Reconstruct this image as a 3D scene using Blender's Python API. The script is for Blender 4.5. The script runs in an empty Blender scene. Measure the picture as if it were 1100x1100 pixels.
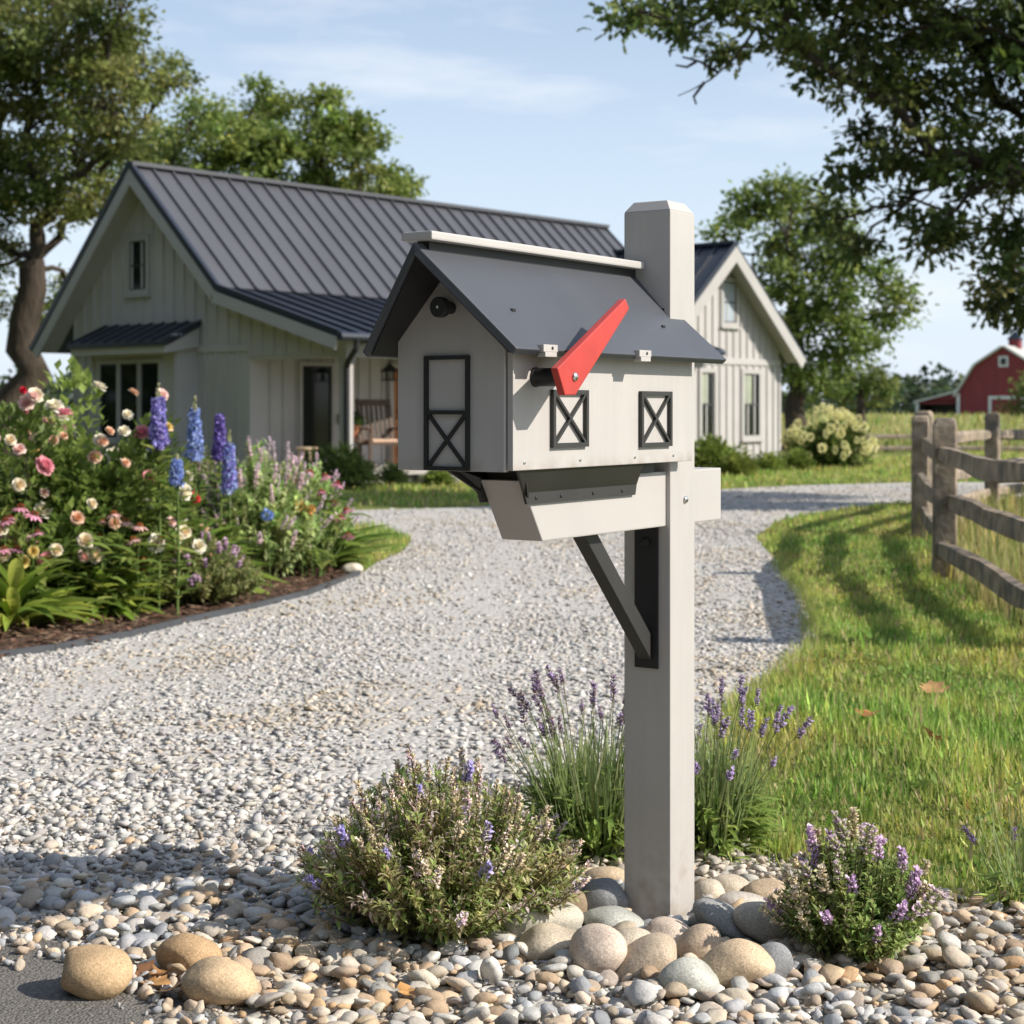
import bpy, bmesh, math, random
import numpy as np
from mathutils import Vector, Matrix

random.seed(11)
rng = np.random.default_rng(11)
R = math.radians
scene = bpy.context.scene
COL = scene.collection

# ------------------------------------------------------------------ camera
F, HZ, CH = 1800.0, 438.0, 1.25          # focal length in photo pixels, horizon row, eye height
cam_d = bpy.data.cameras.new('camera')
cam = bpy.data.objects.new('camera', cam_d)
COL.objects.link(cam)
cam.location = (0, 0, CH)
cam.rotation_euler = (R(90), 0, 0)
cam_d.sensor_width = 36
cam_d.lens = 36 * F / 1100
cam_d.shift_y = -(550 - HZ) / 1100
cam_d.clip_start = 0.05
cam_d.clip_end = 5000
cam_d.dof.use_dof = True
cam_d.dof.focus_distance = 3.72
cam_d.dof.aperture_fstop = 6.6
scene.camera = cam

# ------------------------------------------------------------------ sky and sun
SUN_EL, SUN_AZ = 35.5, 104.0              # azimuth clockwise from +Y
w = bpy.data.worlds.new('World')
scene.world = w
w.use_nodes = True
wn, wl = w.node_tree.nodes, w.node_tree.links
wn.clear()
sky = wn.new('ShaderNodeTexSky')
sky.sky_type = 'NISHITA'
sky.sun_disc = False
sky.sun_elevation = R(SUN_EL)
sky.sun_rotation = R(SUN_AZ)
sky.altitude = 100
sky.air_density = 1.0
sky.dust_density = 1.0
sky.ozone_density = 2.0
wtc = wn.new('ShaderNodeTexCoord')
wmap = wn.new('ShaderNodeMapping')
wmap.inputs['Scale'].default_value = (2.2, 2.2, 11.0)
wmap.inputs['Location'].default_value = (4.7, 2.2, 0.3)
wno = wn.new('ShaderNodeTexNoise')
wno.inputs['Scale'].default_value = 1.6
wno.inputs['Detail'].default_value = 7
wno.inputs['Roughness'].default_value = 0.6
wra = wn.new('ShaderNodeMapRange')
wra.inputs['From Min'].default_value = 0.50
wra.inputs['From Max'].default_value = 0.80
wra.inputs['To Max'].default_value = 0.75
wmx = wn.new('ShaderNodeMix')
wmx.data_type = 'RGBA'
wmx.inputs[7].default_value = (7.0, 7.1, 7.4, 1)
wbg = wn.new('ShaderNodeBackground')
wbg.inputs['Strength'].default_value = 0.118
wout = wn.new('ShaderNodeOutputWorld')
wl.new(wtc.outputs['Generated'], wmap.inputs['Vector'])
wl.new(wmap.outputs['Vector'], wno.inputs['Vector'])
wl.new(wno.outputs['Fac'], wra.inputs['Value'])
wl.new(wra.outputs['Result'], wmx.inputs[0])
wveil = wn.new('ShaderNodeMix')          # thin high haze whitening the whole sky
wveil.data_type = 'RGBA'
wveil.inputs[7].default_value = (5.7, 6.5, 7.6, 1)
wl.new(sky.outputs['Color'], wveil.inputs[6])
wl.new(wveil.outputs[2], wmx.inputs[6])
wsep = wn.new('ShaderNodeSeparateXYZ')
wl.new(wtc.outputs['Generated'], wsep.inputs[0])
wvr = wn.new('ShaderNodeMapRange')
wvr.interpolation_type = 'SMOOTHSTEP'
wvr.inputs['From Min'].default_value = -0.05
wvr.inputs['From Max'].default_value = 0.34
wvr.inputs['To Min'].default_value = 0.86
wvr.inputs['To Max'].default_value = 0.26
wl.new(wsep.outputs['Z'], wvr.inputs['Value'])
wl.new(wvr.outputs['Result'], wveil.inputs[0])
wl.new(wmx.outputs[2], wbg.inputs['Color'])
wl.new(wbg.outputs['Background'], wout.inputs['Surface'])

sd = bpy.data.lights.new('sun', 'SUN')
sd.energy = 5.0
sd.angle = R(0.5)
sd.color = (1.0, 0.925, 0.82)
sun = bpy.data.objects.new('sun', sd)
COL.objects.link(sun)
sdir = Vector((math.sin(R(SUN_AZ)) * math.cos(R(SUN_EL)), math.cos(R(SUN_AZ)) * math.cos(R(SUN_EL)), math.sin(R(SUN_EL))))
sun.rotation_euler = sdir.to_track_quat('Z', 'Y').to_euler()
sun.location = (20, -5, 20)

scene.view_settings.view_transform = 'Standard'
scene.view_settings.look = 'None'
scene.view_settings.exposure = 0.34
scene.view_settings.gamma = 1.0

# ------------------------------------------------------------------ helpers
def gp(px, py, z=0.0):
    """ground (or height z) point seen at a photo pixel"""
    Y = (CH - z) * F / (py - HZ)
    return ((px - 550) * Y / F, Y, z)

def ad(px, py, Y):
    """point at depth Y seen at a photo pixel"""
    return ((px - 550) * Y / F, Y, CH - (py - HZ) * Y / F)

ORG = {}

def tag(o, label=None, cat=None, group=None, kind=None):
    if label: o['label'] = label
    if cat: o['category'] = cat
    if group: o['group'] = group
    if kind: o['kind'] = kind
    return o

def thing(name, label, cat, loc=(0, 0, 0), rz=0.0, group=None):
    o = bpy.data.objects.new(name, None)
    o.empty_display_size = 0.1
    COL.objects.link(o)
    o.location = loc
    o.rotation_euler = (0, 0, rz)
    tag(o, label, cat, group)
    ORG[o.name] = tuple(loc)
    return o

def link_mesh(name, me, mats, parent=None, loc=None):
    o = bpy.data.objects.new(name, me)
    COL.objects.link(o)
    for m in (mats if isinstance(mats, (list, tuple)) else [mats]):
        me.materials.append(m)
    if parent is not None:
        o.parent = parent
        ORG[o.name] = ORG.get(parent.name, (0, 0, 0))
    if loc is not None:
        o.location = loc
    return o

class MB:
    """collects boxes, prisms, tubes; build() links them as one mesh object"""
    def __init__(s):
        s.v, s.f = [], []
    def add(s, vs, fs):
        k = len(s.v)
        s.v += [tuple(p) for p in vs]
        s.f += [tuple(i + k for i in f) for f in fs]
        return s
    def box(s, x0, x1, y0, y1, z0, z1, fn=None):
        vs = [(x, y, z) for z in (z0, z1) for y in (y0, y1) for x in (x0, x1)]
        if fn: vs = [fn(*p) for p in vs]
        return s.add(vs, [(0, 2, 3, 1), (4, 5, 7, 6), (0, 1, 5, 4), (2, 6, 7, 3), (0, 4, 6, 2), (1, 3, 7, 5)])
    def obox(s, c, sx, sy, sz, rot):
        c = Vector(c)
        vs = [c + rot @ Vector((x * sx / 2, y * sy / 2, z * sz / 2)) for z in (-1, 1) for y in (-1, 1) for x in (-1, 1)]
        return s.add(vs, [(0, 2, 3, 1), (4, 5, 7, 6), (0, 1, 5, 4), (2, 6, 7, 3), (0, 4, 6, 2), (1, 3, 7, 5)])
    def prism(s, poly, ext):
        n = len(poly); e = Vector(ext)
        vs = [Vector(p) for p in poly] + [Vector(p) + e for p in poly]
        fs = [tuple(range(n))[::-1], tuple(range(n, 2 * n))] + [(i, (i + 1) % n, n + (i + 1) % n, n + i) for i in range(n)]
        return s.add(vs, fs)
    def bar(s, p, q, wx, wz, up=(0, 0, 1)):
        p, q = Vector(p), Vector(q); d = (q - p); L = d.length; d.normalize()
        u = Vector(up)
        if abs(d.dot(u)) > 0.98: u = Vector((1, 0, 0))
        x = d.cross(u).normalized(); z = x.cross(d)
        rot = Matrix((x, d, z)).transposed()
        return s.obox((p + q) / 2, wx, L, wz, rot)
    def tube(s, path, rad, n=8, cap=True):
        P = [Vector(p) for p in path]; m = len(P)
        rad = rad if isinstance(rad, (list, tuple)) else [rad] * m
        vs, ref = [], Vector((0.3, 0.1, 1)) if m and abs((P[-1] - P[0]).normalized().z) < 0.9 else Vector((1, 0.2, 0))
        for i in range(m):
            d = (P[min(i + 1, m - 1)] - P[max(i - 1, 0)]).normalized()
            x = d.cross(ref).normalized(); y = x.cross(d)
            for k in range(n):
                a = 2 * math.pi * k / n
                vs.append(P[i] + (x * math.cos(a) + y * math.sin(a)) * rad[i])
        fs = [(i * n + k, i * n + (k + 1) % n, (i + 1) * n + (k + 1) % n, (i + 1) * n + k) for i in range(m - 1) for k in range(n)]
        if cap: fs += [tuple(range(n))[::-1], tuple(range((m - 1) * n, m * n))]
        return s.add(vs, fs)
    def lathe(s, c, prof, n=20, axis='z'):
        c = Vector(c); vs = []
        for (r, h) in prof:
            for k in range(n):
                a = 2 * math.pi * k / n
                p = (r * math.cos(a), r * math.sin(a), h)
                if axis == 'x': p = (h, p[0], p[1])
                if axis == 'y': p = (p[0], h, p[1])
                vs.append(c + Vector(p))
        m = len(prof)
        fs = [(i * n + k, i * n + (k + 1) % n, (i + 1) * n + (k + 1) % n, (i + 1) * n + k) for i in range(m - 1) for k in range(n)]
        fs += [tuple(range(n))[::-1], tuple(range((m - 1) * n, m * n))]
        return s.add(vs, fs)
    def build(s, name, mat, parent=None, bevel=0.0, smooth=False, local=False, seg=2, cuts=0):
        o = (0, 0, 0) if (local or parent is None) else ORG.get(parent.name, (0, 0, 0))
        me = bpy.data.meshes.new(name)
        me.from_pydata([(p[0] - o[0], p[1] - o[1], p[2] - o[2]) for p in s.v], [], s.f)
        bm = bmesh.new(); bm.from_mesh(me)
        bmesh.ops.recalc_face_normals(bm, faces=bm.faces)
        if bevel > 0:
            bmesh.ops.bevel(bm, geom=list(bm.edges), offset=bevel, segments=seg, profile=0.6, affect='EDGES', clamp_overlap=True)
        bm.to_mesh(me); bm.free()
        if smooth:
            me.polygons.foreach_set('use_smooth', [True] * len(me.polygons))
        return link_mesh(name, me, mat, parent)

class SC:
    """many transformed copies of small triangle patterns, one mesh, a colour per copy"""
    def __init__(s):
        s.V, s.T, s.C, s.n = [], [], [], 0
    def add(s, proto, pos, rot, scl, col):
        v, t = proto[0], proto[1]
        pos = np.asarray(pos, float).reshape(-1, 3); N = len(pos)
        if N == 0: return s
        scl = np.asarray(scl, float)
        if scl.ndim == 0: scl = np.full((N, 3), float(scl))
        elif scl.ndim == 1 and len(scl) == N: scl = np.repeat(scl[:, None], 3, 1)
        col = np.asarray(col, float)
        if col.ndim == 1: col = np.repeat(col[None], N, 0)
        vv = np.einsum('nij,nkj->nki', rot, v[None] * scl[:, None, :]) + pos[:, None, :]
        tt = (t[None] + (np.arange(N) * len(v))[:, None, None]) + s.n
        cc = np.repeat(col[:, None, :], len(v), 1)
        if len(proto) > 2: cc = cc * proto[2][None]
        s.V.append(vv.reshape(-1, 3)); s.T.append(tt.reshape(-1, 3)); s.C.append(cc.reshape(-1, 3))
        s.n += N * len(v)
        return s
    def raw(s, v, t, col):
        v = np.asarray(v, float); t = np.asarray(t, int)
        s.V.append(v); s.T.append(t + s.n)
        col = np.asarray(col, float)
        s.C.append(np.repeat(col[None], len(v), 0) if col.ndim == 1 else col)
        s.n += len(v)
        return s
    def build(s, name, mat, parent=None, smooth=False, local=False):
        V = np.concatenate(s.V); T = np.concatenate(s.T); C = np.concatenate(s.C)
        if parent is not None and not local:
            V = V - np.array(ORG.get(parent.name, (0, 0, 0)))
        return link_mesh(name, np_mesh(name, V, T, C, smooth), mat, parent)

def np_mesh(name, V, T, C=None, smooth=False):
    me = bpy.data.meshes.new(name)
    me.vertices.add(len(V)); me.vertices.foreach_set('co', V.astype(np.float32).ravel())
    me.loops.add(T.size); me.loops.foreach_set('vertex_index', T.astype(np.int32).ravel())
    me.polygons.add(len(T))
    me.polygons.foreach_set('loop_start', np.arange(0, T.size, 3, dtype=np.int32))
    me.polygons.foreach_set('loop_total', np.full(len(T), 3, dtype=np.int32))
    if smooth: me.polygons.foreach_set('use_smooth', np.ones(len(T), bool))
    me.update(calc_edges=True)
    if C is not None:
        at = me.attributes.new('tint', 'FLOAT_COLOR', 'POINT')
        c4 = np.ones((len(V), 4), np.float32); c4[:, :3] = C
        at.data.foreach_set('color', c4.ravel())
    return me

def nrm(a):
    return a / np.maximum(np.linalg.norm(a, axis=-1, keepdims=True), 1e-9)

def frames(d, up=None, roll=None):
    """columns x,y,z with y along d; z leaning to up, then rolled"""
    d = nrm(np.asarray(d, float)); N = len(d)
    if up is None: up = np.array([0, 0, 1.0])
    up = np.broadcast_to(up, (N, 3)) + rng.normal(0, 0.02, (N, 3))
    x = nrm(np.cross(d, up)); z = np.cross(x, d)
    if roll is not None:
        c, s_ = np.cos(roll)[:, None], np.sin(roll)[:, None]
        x, z = x * c + z * s_, -x * s_ + z * c
    return np.stack([x, d, z], axis=2)

def rand_dirs(N):
    return nrm(rng.normal(size=(N, 3)))

def rot_z(a):
    a = np.asarray(a); c, s_ = np.cos(a), np.sin(a); o = np.zeros_like(a); i = np.ones_like(a)
    return np.stack([np.stack([c, -s_, o], -1), np.stack([s_, c, o], -1), np.stack([o, o, i], -1)], -2)

def rand_rot(N):
    q = nrm(rng.normal(size=(N, 4))); w_, x, y, z = q.T
    return np.stack([np.stack([1 - 2 * (y * y + z * z), 2 * (x * y - z * w_), 2 * (x * z + y * w_)], -1),
                     np.stack([2 * (x * y + z * w_), 1 - 2 * (x * x + z * z), 2 * (y * z - x * w_)], -1),
                     np.stack([2 * (x * z - y * w_), 2 * (y * z + x * w_), 1 - 2 * (x * x + y * y)], -1)], -2)

def pick(pal, N, var=0.15, hue=.25):
    pal = np.asarray(pal, float)
    c = pal[rng.integers(0, len(pal), N)]
    return c * np.exp(rng.normal(0, var, (N, 1))) * np.exp(rng.normal(0, var * hue, (N, 3)))

def ico(sub):
    bm = bmesh.new(); bmesh.ops.create_icosphere(bm, subdivisions=sub, radius=1)
    v = np.array([p.co[:] for p in bm.verts]); t = np.array([[q.index for q in f.verts] for f in bm.faces]); bm.free()
    return v, t

def pip(poly, X, Y):
    poly = np.array([p[:2] for p in poly]); ins = np.zeros(len(X), bool); n = len(poly); j = n - 1
    for i in range(n):
        xi, yi = poly[i]; xj, yj = poly[j]
        c = ((yi > Y) != (yj > Y)) & (X < (xj - xi) * (Y - yi) / (yj - yi + 1e-12) + xi)
        ins ^= c; j = i
    return ins

# small triangle patterns (length along +Y, face +Z)
LEAF = (np.array([(0, 0, 0), (-.5, .45, .10), (0, 1, -.06), (.5, .45, .10), (0, .5, 0)], float), np.array([(0, 4, 1), (1, 4, 2), (0, 3, 4), (4, 3, 2)]))
LEAF2 = (np.array([(0, 0, 0), (-.5, .5, .12), (0, 1, 0), (.5, .5, .12)], float), np.array([(0, 2, 1), (0, 3, 2)]))
def lobed():
    pts = [(0, 0, 0), (-.14, .12, .03), (-.38, .30, .08), (-.22, .42, .05), (-.5, .62, .1), (-.25, .74, .05), (-.22, .92, .04), (0, 1, -.03),
           (.22, .92, .04), (.25, .74, .05), (.5, .62, .1), (.22, .42, .05), (.38, .30, .08), (.14, .12, .03), (0, .5, 0)]
    t = [(14, i + 1, i) for i in range(13)] + [(14, 0, 13)]
    return np.array(pts, float), np.array(t)
OAKLEAF = lobed()
BLADE = (np.array([(-.5, 0, 0), (.5, 0, 0), (-.42, .4, .06), (.42, .4, .06), (-.28, .75, .22), (.28, .75, .22), (0, 1, .42)], float),
         np.array([(0, 1, 3), (0, 3, 2), (2, 3, 5), (2, 5, 4), (4, 5, 6)]))
def lance():
    v, t = [], []
    for i in range(6):
        u = i / 5; wd = 0.5 * math.sin(math.pi * min(1, .12 + .88 * u)) ** .8 if i < 5 else 0.02
        y = u; z = -.55 * u * u
        v += [(-wd, y, z + .18 * wd), (0, y, z), (wd, y, z + .18 * wd)]
    for i in range(5):
        a = 3 * i
        t += [(a, a + 1, a + 4), (a, a + 4, a + 3), (a + 1, a + 2, a + 5), (a + 1, a + 5, a + 4)]
    return np.array(v, float), np.array(t)
LANCE = lance()
BUD = (np.array([(1, 0, 0), (-1, 0, 0), (0, 0, 1), (0, 0, -1), (0, 1, 0), (0, -1, 0)], float) * .5,
       np.array([(0, 4, 2), (2, 4, 1), (1, 4, 3), (3, 4, 0), (2, 5, 0), (1, 5, 2), (3, 5, 1), (0, 5, 3)]))

def tube_np(path, rad, n=5):
    P = np.asarray(path, float); m = len(P)
    rad = np.broadcast_to(np.asarray(rad, float), (m,))
    d = np.gradient(P, axis=0); d = nrm(d)
    ref = np.array([0.31, 0.17, 0.93]) if abs(nrm(P[-1] - P[0])[2]) < .85 else np.array([0.9, 0.35, 0.1])
    x = nrm(np.cross(d, ref)); y = np.cross(x, d)
    a = np.arange(n) * 2 * np.pi / n
    V = P[:, None] + rad[:, None, None] * (x[:, None] * np.cos(a)[None, :, None] + y[:, None] * np.sin(a)[None, :, None])
    t = []
    for i in range(m - 1):
        for k in range(n):
            p, q = i * n + k, i * n + (k + 1) % n
            t += [(p, q, q + n), (p, q + n, p + n)]
    return V.reshape(-1, 3), np.array(t)

def curve(p, q, sag=0.0, wob=0.0, m=6, bias=None):
    p, q = np.asarray(p, float), np.asarray(q, float)
    u = np.linspace(0, 1, m)[:, None]
    P = p + (q - p) * u
    P[:, 2] += (sag * 4 * u * (1 - u))[:, 0]
    if wob:
        wv = rng.normal(0, wob, (m, 3)); wv[0] = 0; wv[-1] = 0
        P += wv
    return P

# ------------------------------------------------------------------ materials
def mat(name, col=(.5, .5, .5), rough=.6, var=.12, scale=6.0, bump=0.0, bscale=60.0, tint=False, transl=0.0, metal=0.0, spec=.4,
        speck=0.0, sscale=400.0, stretch=None, col2=None, c2=(.45, .65), coat=0.0, bdist=.01):
    m = bpy.data.materials.new(name); m.use_nodes = True
    n, l = m.node_tree.nodes, m.node_tree.links
    n.clear()
    out = n.new('ShaderNodeOutputMaterial'); pb = n.new('ShaderNodeBsdfPrincipled')
    geo = n.new('ShaderNodeTexCoord')
    vec = geo.outputs['Object']
    if stretch:
        mp = n.new('ShaderNodeMapping'); mp.inputs['Scale'].default_value = stretch
        l.new(vec, mp.inputs['Vector']); vec = mp.outputs['Vector']
    if tint:
        at = n.new('ShaderNodeAttribute'); at.attribute_name = 'tint'; base = at.outputs['Color']
    else:
        rgb = n.new('ShaderNodeRGB'); rgb.outputs[0].default_value = (*col, 1); base = rgb.outputs[0]
    if col2 is not None:
        nz = n.new('ShaderNodeTexNoise'); nz.inputs['Scale'].default_value = scale * .6; nz.inputs['Detail'].default_value = 6
        l.new(vec, nz.inputs['Vector'])
        mr = n.new('ShaderNodeMapRange'); mr.inputs['From Min'].default_value = c2[0]; mr.inputs['From Max'].default_value = c2[1]
        l.new(nz.outputs['Fac'], mr.inputs['Value'])
        mx = n.new('ShaderNodeMix'); mx.data_type = 'RGBA'; mx.inputs[7].default_value = (*col2, 1)
        l.new(mr.outputs['Result'], mx.inputs[0]); l.new(base, mx.inputs[6]); base = mx.outputs[2]
    def mul(base, sc, amt, det=5):
        nz = n.new('ShaderNodeTexNoise'); nz.inputs['Scale'].default_value = sc; nz.inputs['Detail'].default_value = det
        l.new(vec, nz.inputs['Vector'])
        mr = n.new('ShaderNodeMapRange'); mr.inputs['From Min'].default_value = .3; mr.inputs['From Max'].default_value = .7
        mr.inputs['To Min'].default_value = 1 - amt; mr.inputs['To Max'].default_value = 1 + amt
        l.new(nz.outputs['Fac'], mr.inputs['Value'])
        vm = n.new('ShaderNodeVectorMath'); vm.operation = 'SCALE'
        l.new(base, vm.inputs[0]); l.new(mr.outputs['Result'], vm.inputs['Scale'])
        return vm.outputs[0]
    if var: base = mul(base, scale, var)
    if speck: base = mul(base, sscale, speck, 2)
    l.new(base, pb.inputs['Base Color'])
    pb.inputs['Roughness'].default_value = rough
    pb.inputs['Metallic'].default_value = metal
    pb.inputs['Specular IOR Level'].default_value = spec
    if coat: pb.inputs['Coat Weight'].default_value = coat
    if bump:
        nz = n.new('ShaderNodeTexNoise'); nz.inputs['Scale'].default_value = bscale; nz.inputs['Detail'].default_value = 5
        l.new(vec, nz.inputs['Vector'])
        bp = n.new('ShaderNodeBump'); bp.inputs['Strength'].default_value = bump; bp.inputs['Distance'].default_value = bdist
        l.new(nz.outputs['Fac'], bp.inputs['Height']); l.new(bp.outputs['Normal'], pb.inputs['Normal'])
    surf = pb.outputs[0]
    if transl:
        tr = n.new('ShaderNodeBsdfTranslucent'); l.new(base, tr.inputs['Color'])
        ms = n.new('ShaderNodeMixShader'); ms.inputs[0].default_value = transl
        l.new(surf, ms.inputs[1]); l.new(tr.outputs[0], ms.inputs[2]); surf = ms.outputs[0]
    l.new(surf, out.inputs['Surface'])
    return m

M = {}
M['poly'] = mat('greige_poly', (.432, .412, .392), .5, .03, 5, .06, 700, speck=.035, sscale=600, bdist=.002)
M['poly_cap'] = mat('pale_poly', (.46, .44, .42), .42, .04, 5, .06, 700, speck=.03, sscale=600, bdist=.002)
M['slate'] = mat('slate_poly', (.062, .067, .079), .42, .08, 4, .12, 900, speck=.12, sscale=700, bdist=.002, spec=.5)
M['black'] = mat('black_poly', (.018, .018, .019), .5, .1, 8, .08, 700, speck=.1, bdist=.002)
M['dark'] = mat('dark_bronze', (.035, .034, .033), .45, .1, 8, .10, 600, speck=.15, bdist=.002)
M['red'] = mat('red_poly', (.62, .065, .045), .5, .06, 8, .15, 700, speck=.06, bdist=.002)
M['steel'] = mat('steel', (.6, .6, .6), .25, .05, 20, metal=1.0)
M['leaf'] = mat('leaf', tint=True, rough=.5, var=.10, scale=20, transl=.5, spec=.3)
M['oakleaf'] = mat('oak_leaf', tint=True, rough=.5, var=.0, transl=.38, spec=.22)
M['petal'] = mat('petal', tint=True, rough=.6, var=.06, scale=30, transl=.25, spec=.2)
M['grass'] = mat('grass_blade', tint=True, rough=.5, var=.12, scale=1.3, transl=.45, spec=.25)
M['stone'] = mat('stone', tint=True, rough=.78, var=.16, scale=28, bump=.35, bscale=120, speck=.10, sscale=260, bdist=.006, spec=.3)
M['cobble'] = mat('cobble', tint=True, rough=.72, var=.22, scale=11, bump=.35, bscale=80, speck=.28, sscale=260, bdist=.005, spec=.25)
M['bark'] = mat('bark', (.062, .049, .038), .9, .4, 5, .9, 14, stretch=(1, 1, .25), spec=.1, bdist=.05)
M['stem'] = mat('stem', tint=True, rough=.6, var=.1, scale=20, spec=.2)
M['weathered'] = mat('weathered_wood', (.31, .25, .185), .85, .35, 9, .6, 26, stretch=(1, 1, 1), spec=.15, bdist=.01, col2=(.17, .15, .13))
M['siding'] = mat('siding_paint', (.44, .422, .412), .65, .05, 1.5, .05, 60, spec=.25)
M['trim'] = mat('trim_paint', (.40, .387, .373), .6, .04, 2, spec=.25)
M['metalroof'] = mat('metal_roof', (.074, .076, .088), .42, .08, .8, spec=.5)
M['darkroof'] = mat('dark_metal', (.022, .028, .042), .35, .1, 1.0, spec=.5)
M['glass'] = mat('window_glass', (.010, .014, .012), .08, .3, .8, spec=.28)
M['curtain'] = mat('curtain', (.30, .34, .24), .8, .15, 3)
M['pale_sheet'] = mat('pale_blue_sheet', (.34, .40, .46), .5, .1, 3)
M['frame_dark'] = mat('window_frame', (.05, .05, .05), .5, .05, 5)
M['concrete'] = mat('concrete', (.36, .34, .31), .85, .15, 5, .3, 60)
M['woodwarm'] = mat('warm_wood', (.36, .14, .045), .45, .3, 3, stretch=(6, 6, .7))
M['chairwood'] = mat('chair_wood', (.10, .065, .045), .5, .2, 8)
M['palewood'] = mat('pale_wood', (.50, .38, .26), .6, .2, 8)
M['terracotta'] = mat('terracotta', (.30, .12, .06), .8, .15, 9)
M['cushion'] = mat('cushion', (.62, .42, .30), .9, .1, 20)
M['barnred'] = mat('barn_red', (.20, .034, .040), .75, .18, 1.2, stretch=(6, 6, .4))
M['barntrim'] = mat('barn_trim', (.60, .60, .60), .6, .1, 3)
M['tin'] = mat('tin_roof', (.52, .51, .48), .45, .15, .4)
M['edging'] = mat('edging', (.055, .06, .068), .6, .15, 8, .2, 80)
M['drysleaf'] = mat('dry_leaf', tint=True, rough=.7, var=.25, scale=40, transl=.15, spec=.2)
M['mulch'] = mat('mulch_chip', tint=True, rough=.9, var=.2, scale=30, spec=.1)

def weather(m, zs, tint=(.20, .15, .10), amt=.55):
    """faint vertical streaks plus splashed dirt above the given heights (object z)"""
    n, l = m.node_tree.nodes, m.node_tree.links
    pb = next(x for x in n if x.type == 'BSDF_PRINCIPLED'); src = pb.inputs['Base Color'].links[0].from_socket
    tc = n.new('ShaderNodeTexCoord'); mp = n.new('ShaderNodeMapping'); mp.inputs['Scale'].default_value = (38, 38, 2.2); l.new(tc.outputs['Object'], mp.inputs['Vector'])
    nz = n.new('ShaderNodeTexNoise'); nz.inputs['Scale'].default_value = 1.0; nz.inputs['Detail'].default_value = 6; l.new(mp.outputs['Vector'], nz.inputs['Vector'])
    mr = n.new('ShaderNodeMapRange'); mr.inputs['From Min'].default_value = .3; mr.inputs['From Max'].default_value = .7; mr.inputs['To Min'].default_value = .965; mr.inputs['To Max'].default_value = 1.03; l.new(nz.outputs['Fac'], mr.inputs['Value'])
    vm = n.new('ShaderNodeVectorMath'); vm.operation = 'SCALE'; l.new(src, vm.inputs[0]); l.new(mr.outputs['Result'], vm.inputs['Scale']); base = vm.outputs[0]
    sep = n.new('ShaderNodeSeparateXYZ'); l.new(tc.outputs['Object'], sep.inputs[0])
    for (z0, z1) in zs:
        a = n.new('ShaderNodeMapRange'); a.inputs['From Min'].default_value = z0; a.inputs['From Max'].default_value = z1; a.inputs['To Min'].default_value = 1; a.inputs['To Max'].default_value = 0; l.new(sep.outputs['Z'], a.inputs['Value'])
        d = n.new('ShaderNodeTexNoise'); d.inputs['Scale'].default_value = 22; d.inputs['Detail'].default_value = 7; l.new(tc.outputs['Object'], d.inputs['Vector'])
        dm = n.new('ShaderNodeMapRange'); dm.inputs['From Min'].default_value = .42; dm.inputs['From Max'].default_value = .66; l.new(d.outputs['Fac'], dm.inputs['Value'])
        mu = n.new('ShaderNodeMath'); mu.operation = 'MULTIPLY'; l.new(a.outputs['Result'], mu.inputs[0]); l.new(dm.outputs['Result'], mu.inputs[1])
        m2 = n.new('ShaderNodeMath'); m2.operation = 'MULTIPLY'; m2.inputs[1].default_value = amt; l.new(mu.outputs[0], m2.inputs[0])
        mx = n.new('ShaderNodeMix'); mx.data_type = 'RGBA'; mx.inputs[7].default_value = (*tint, 1); l.new(m2.outputs[0], mx.inputs[0]); l.new(base, mx.inputs[6]); base = mx.outputs[2]
    l.new(base, pb.inputs['Base Color'])
    return m
M['poly_post'] = weather(mat('greige_poly_post', (.432, .412, .392), .5, .04, 5, .08, 700, speck=.045, sscale=600, bdist=.002), [(.02, .26)])
M['poly_box'] = weather(mat('greige_poly_box', (.432, .412, .392), .5, .04, 5, .08, 700, speck=.045, sscale=600, bdist=.002), [(1.122, 1.15)], amt=.4)
M['red_worn'] = weather(mat('red_worn', (.46, .048, .038), .42, .08, 14, .2, 500, speck=.09, bdist=.002), [(1.26, 1.34)], (.30, .05, .04), .5)

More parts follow.
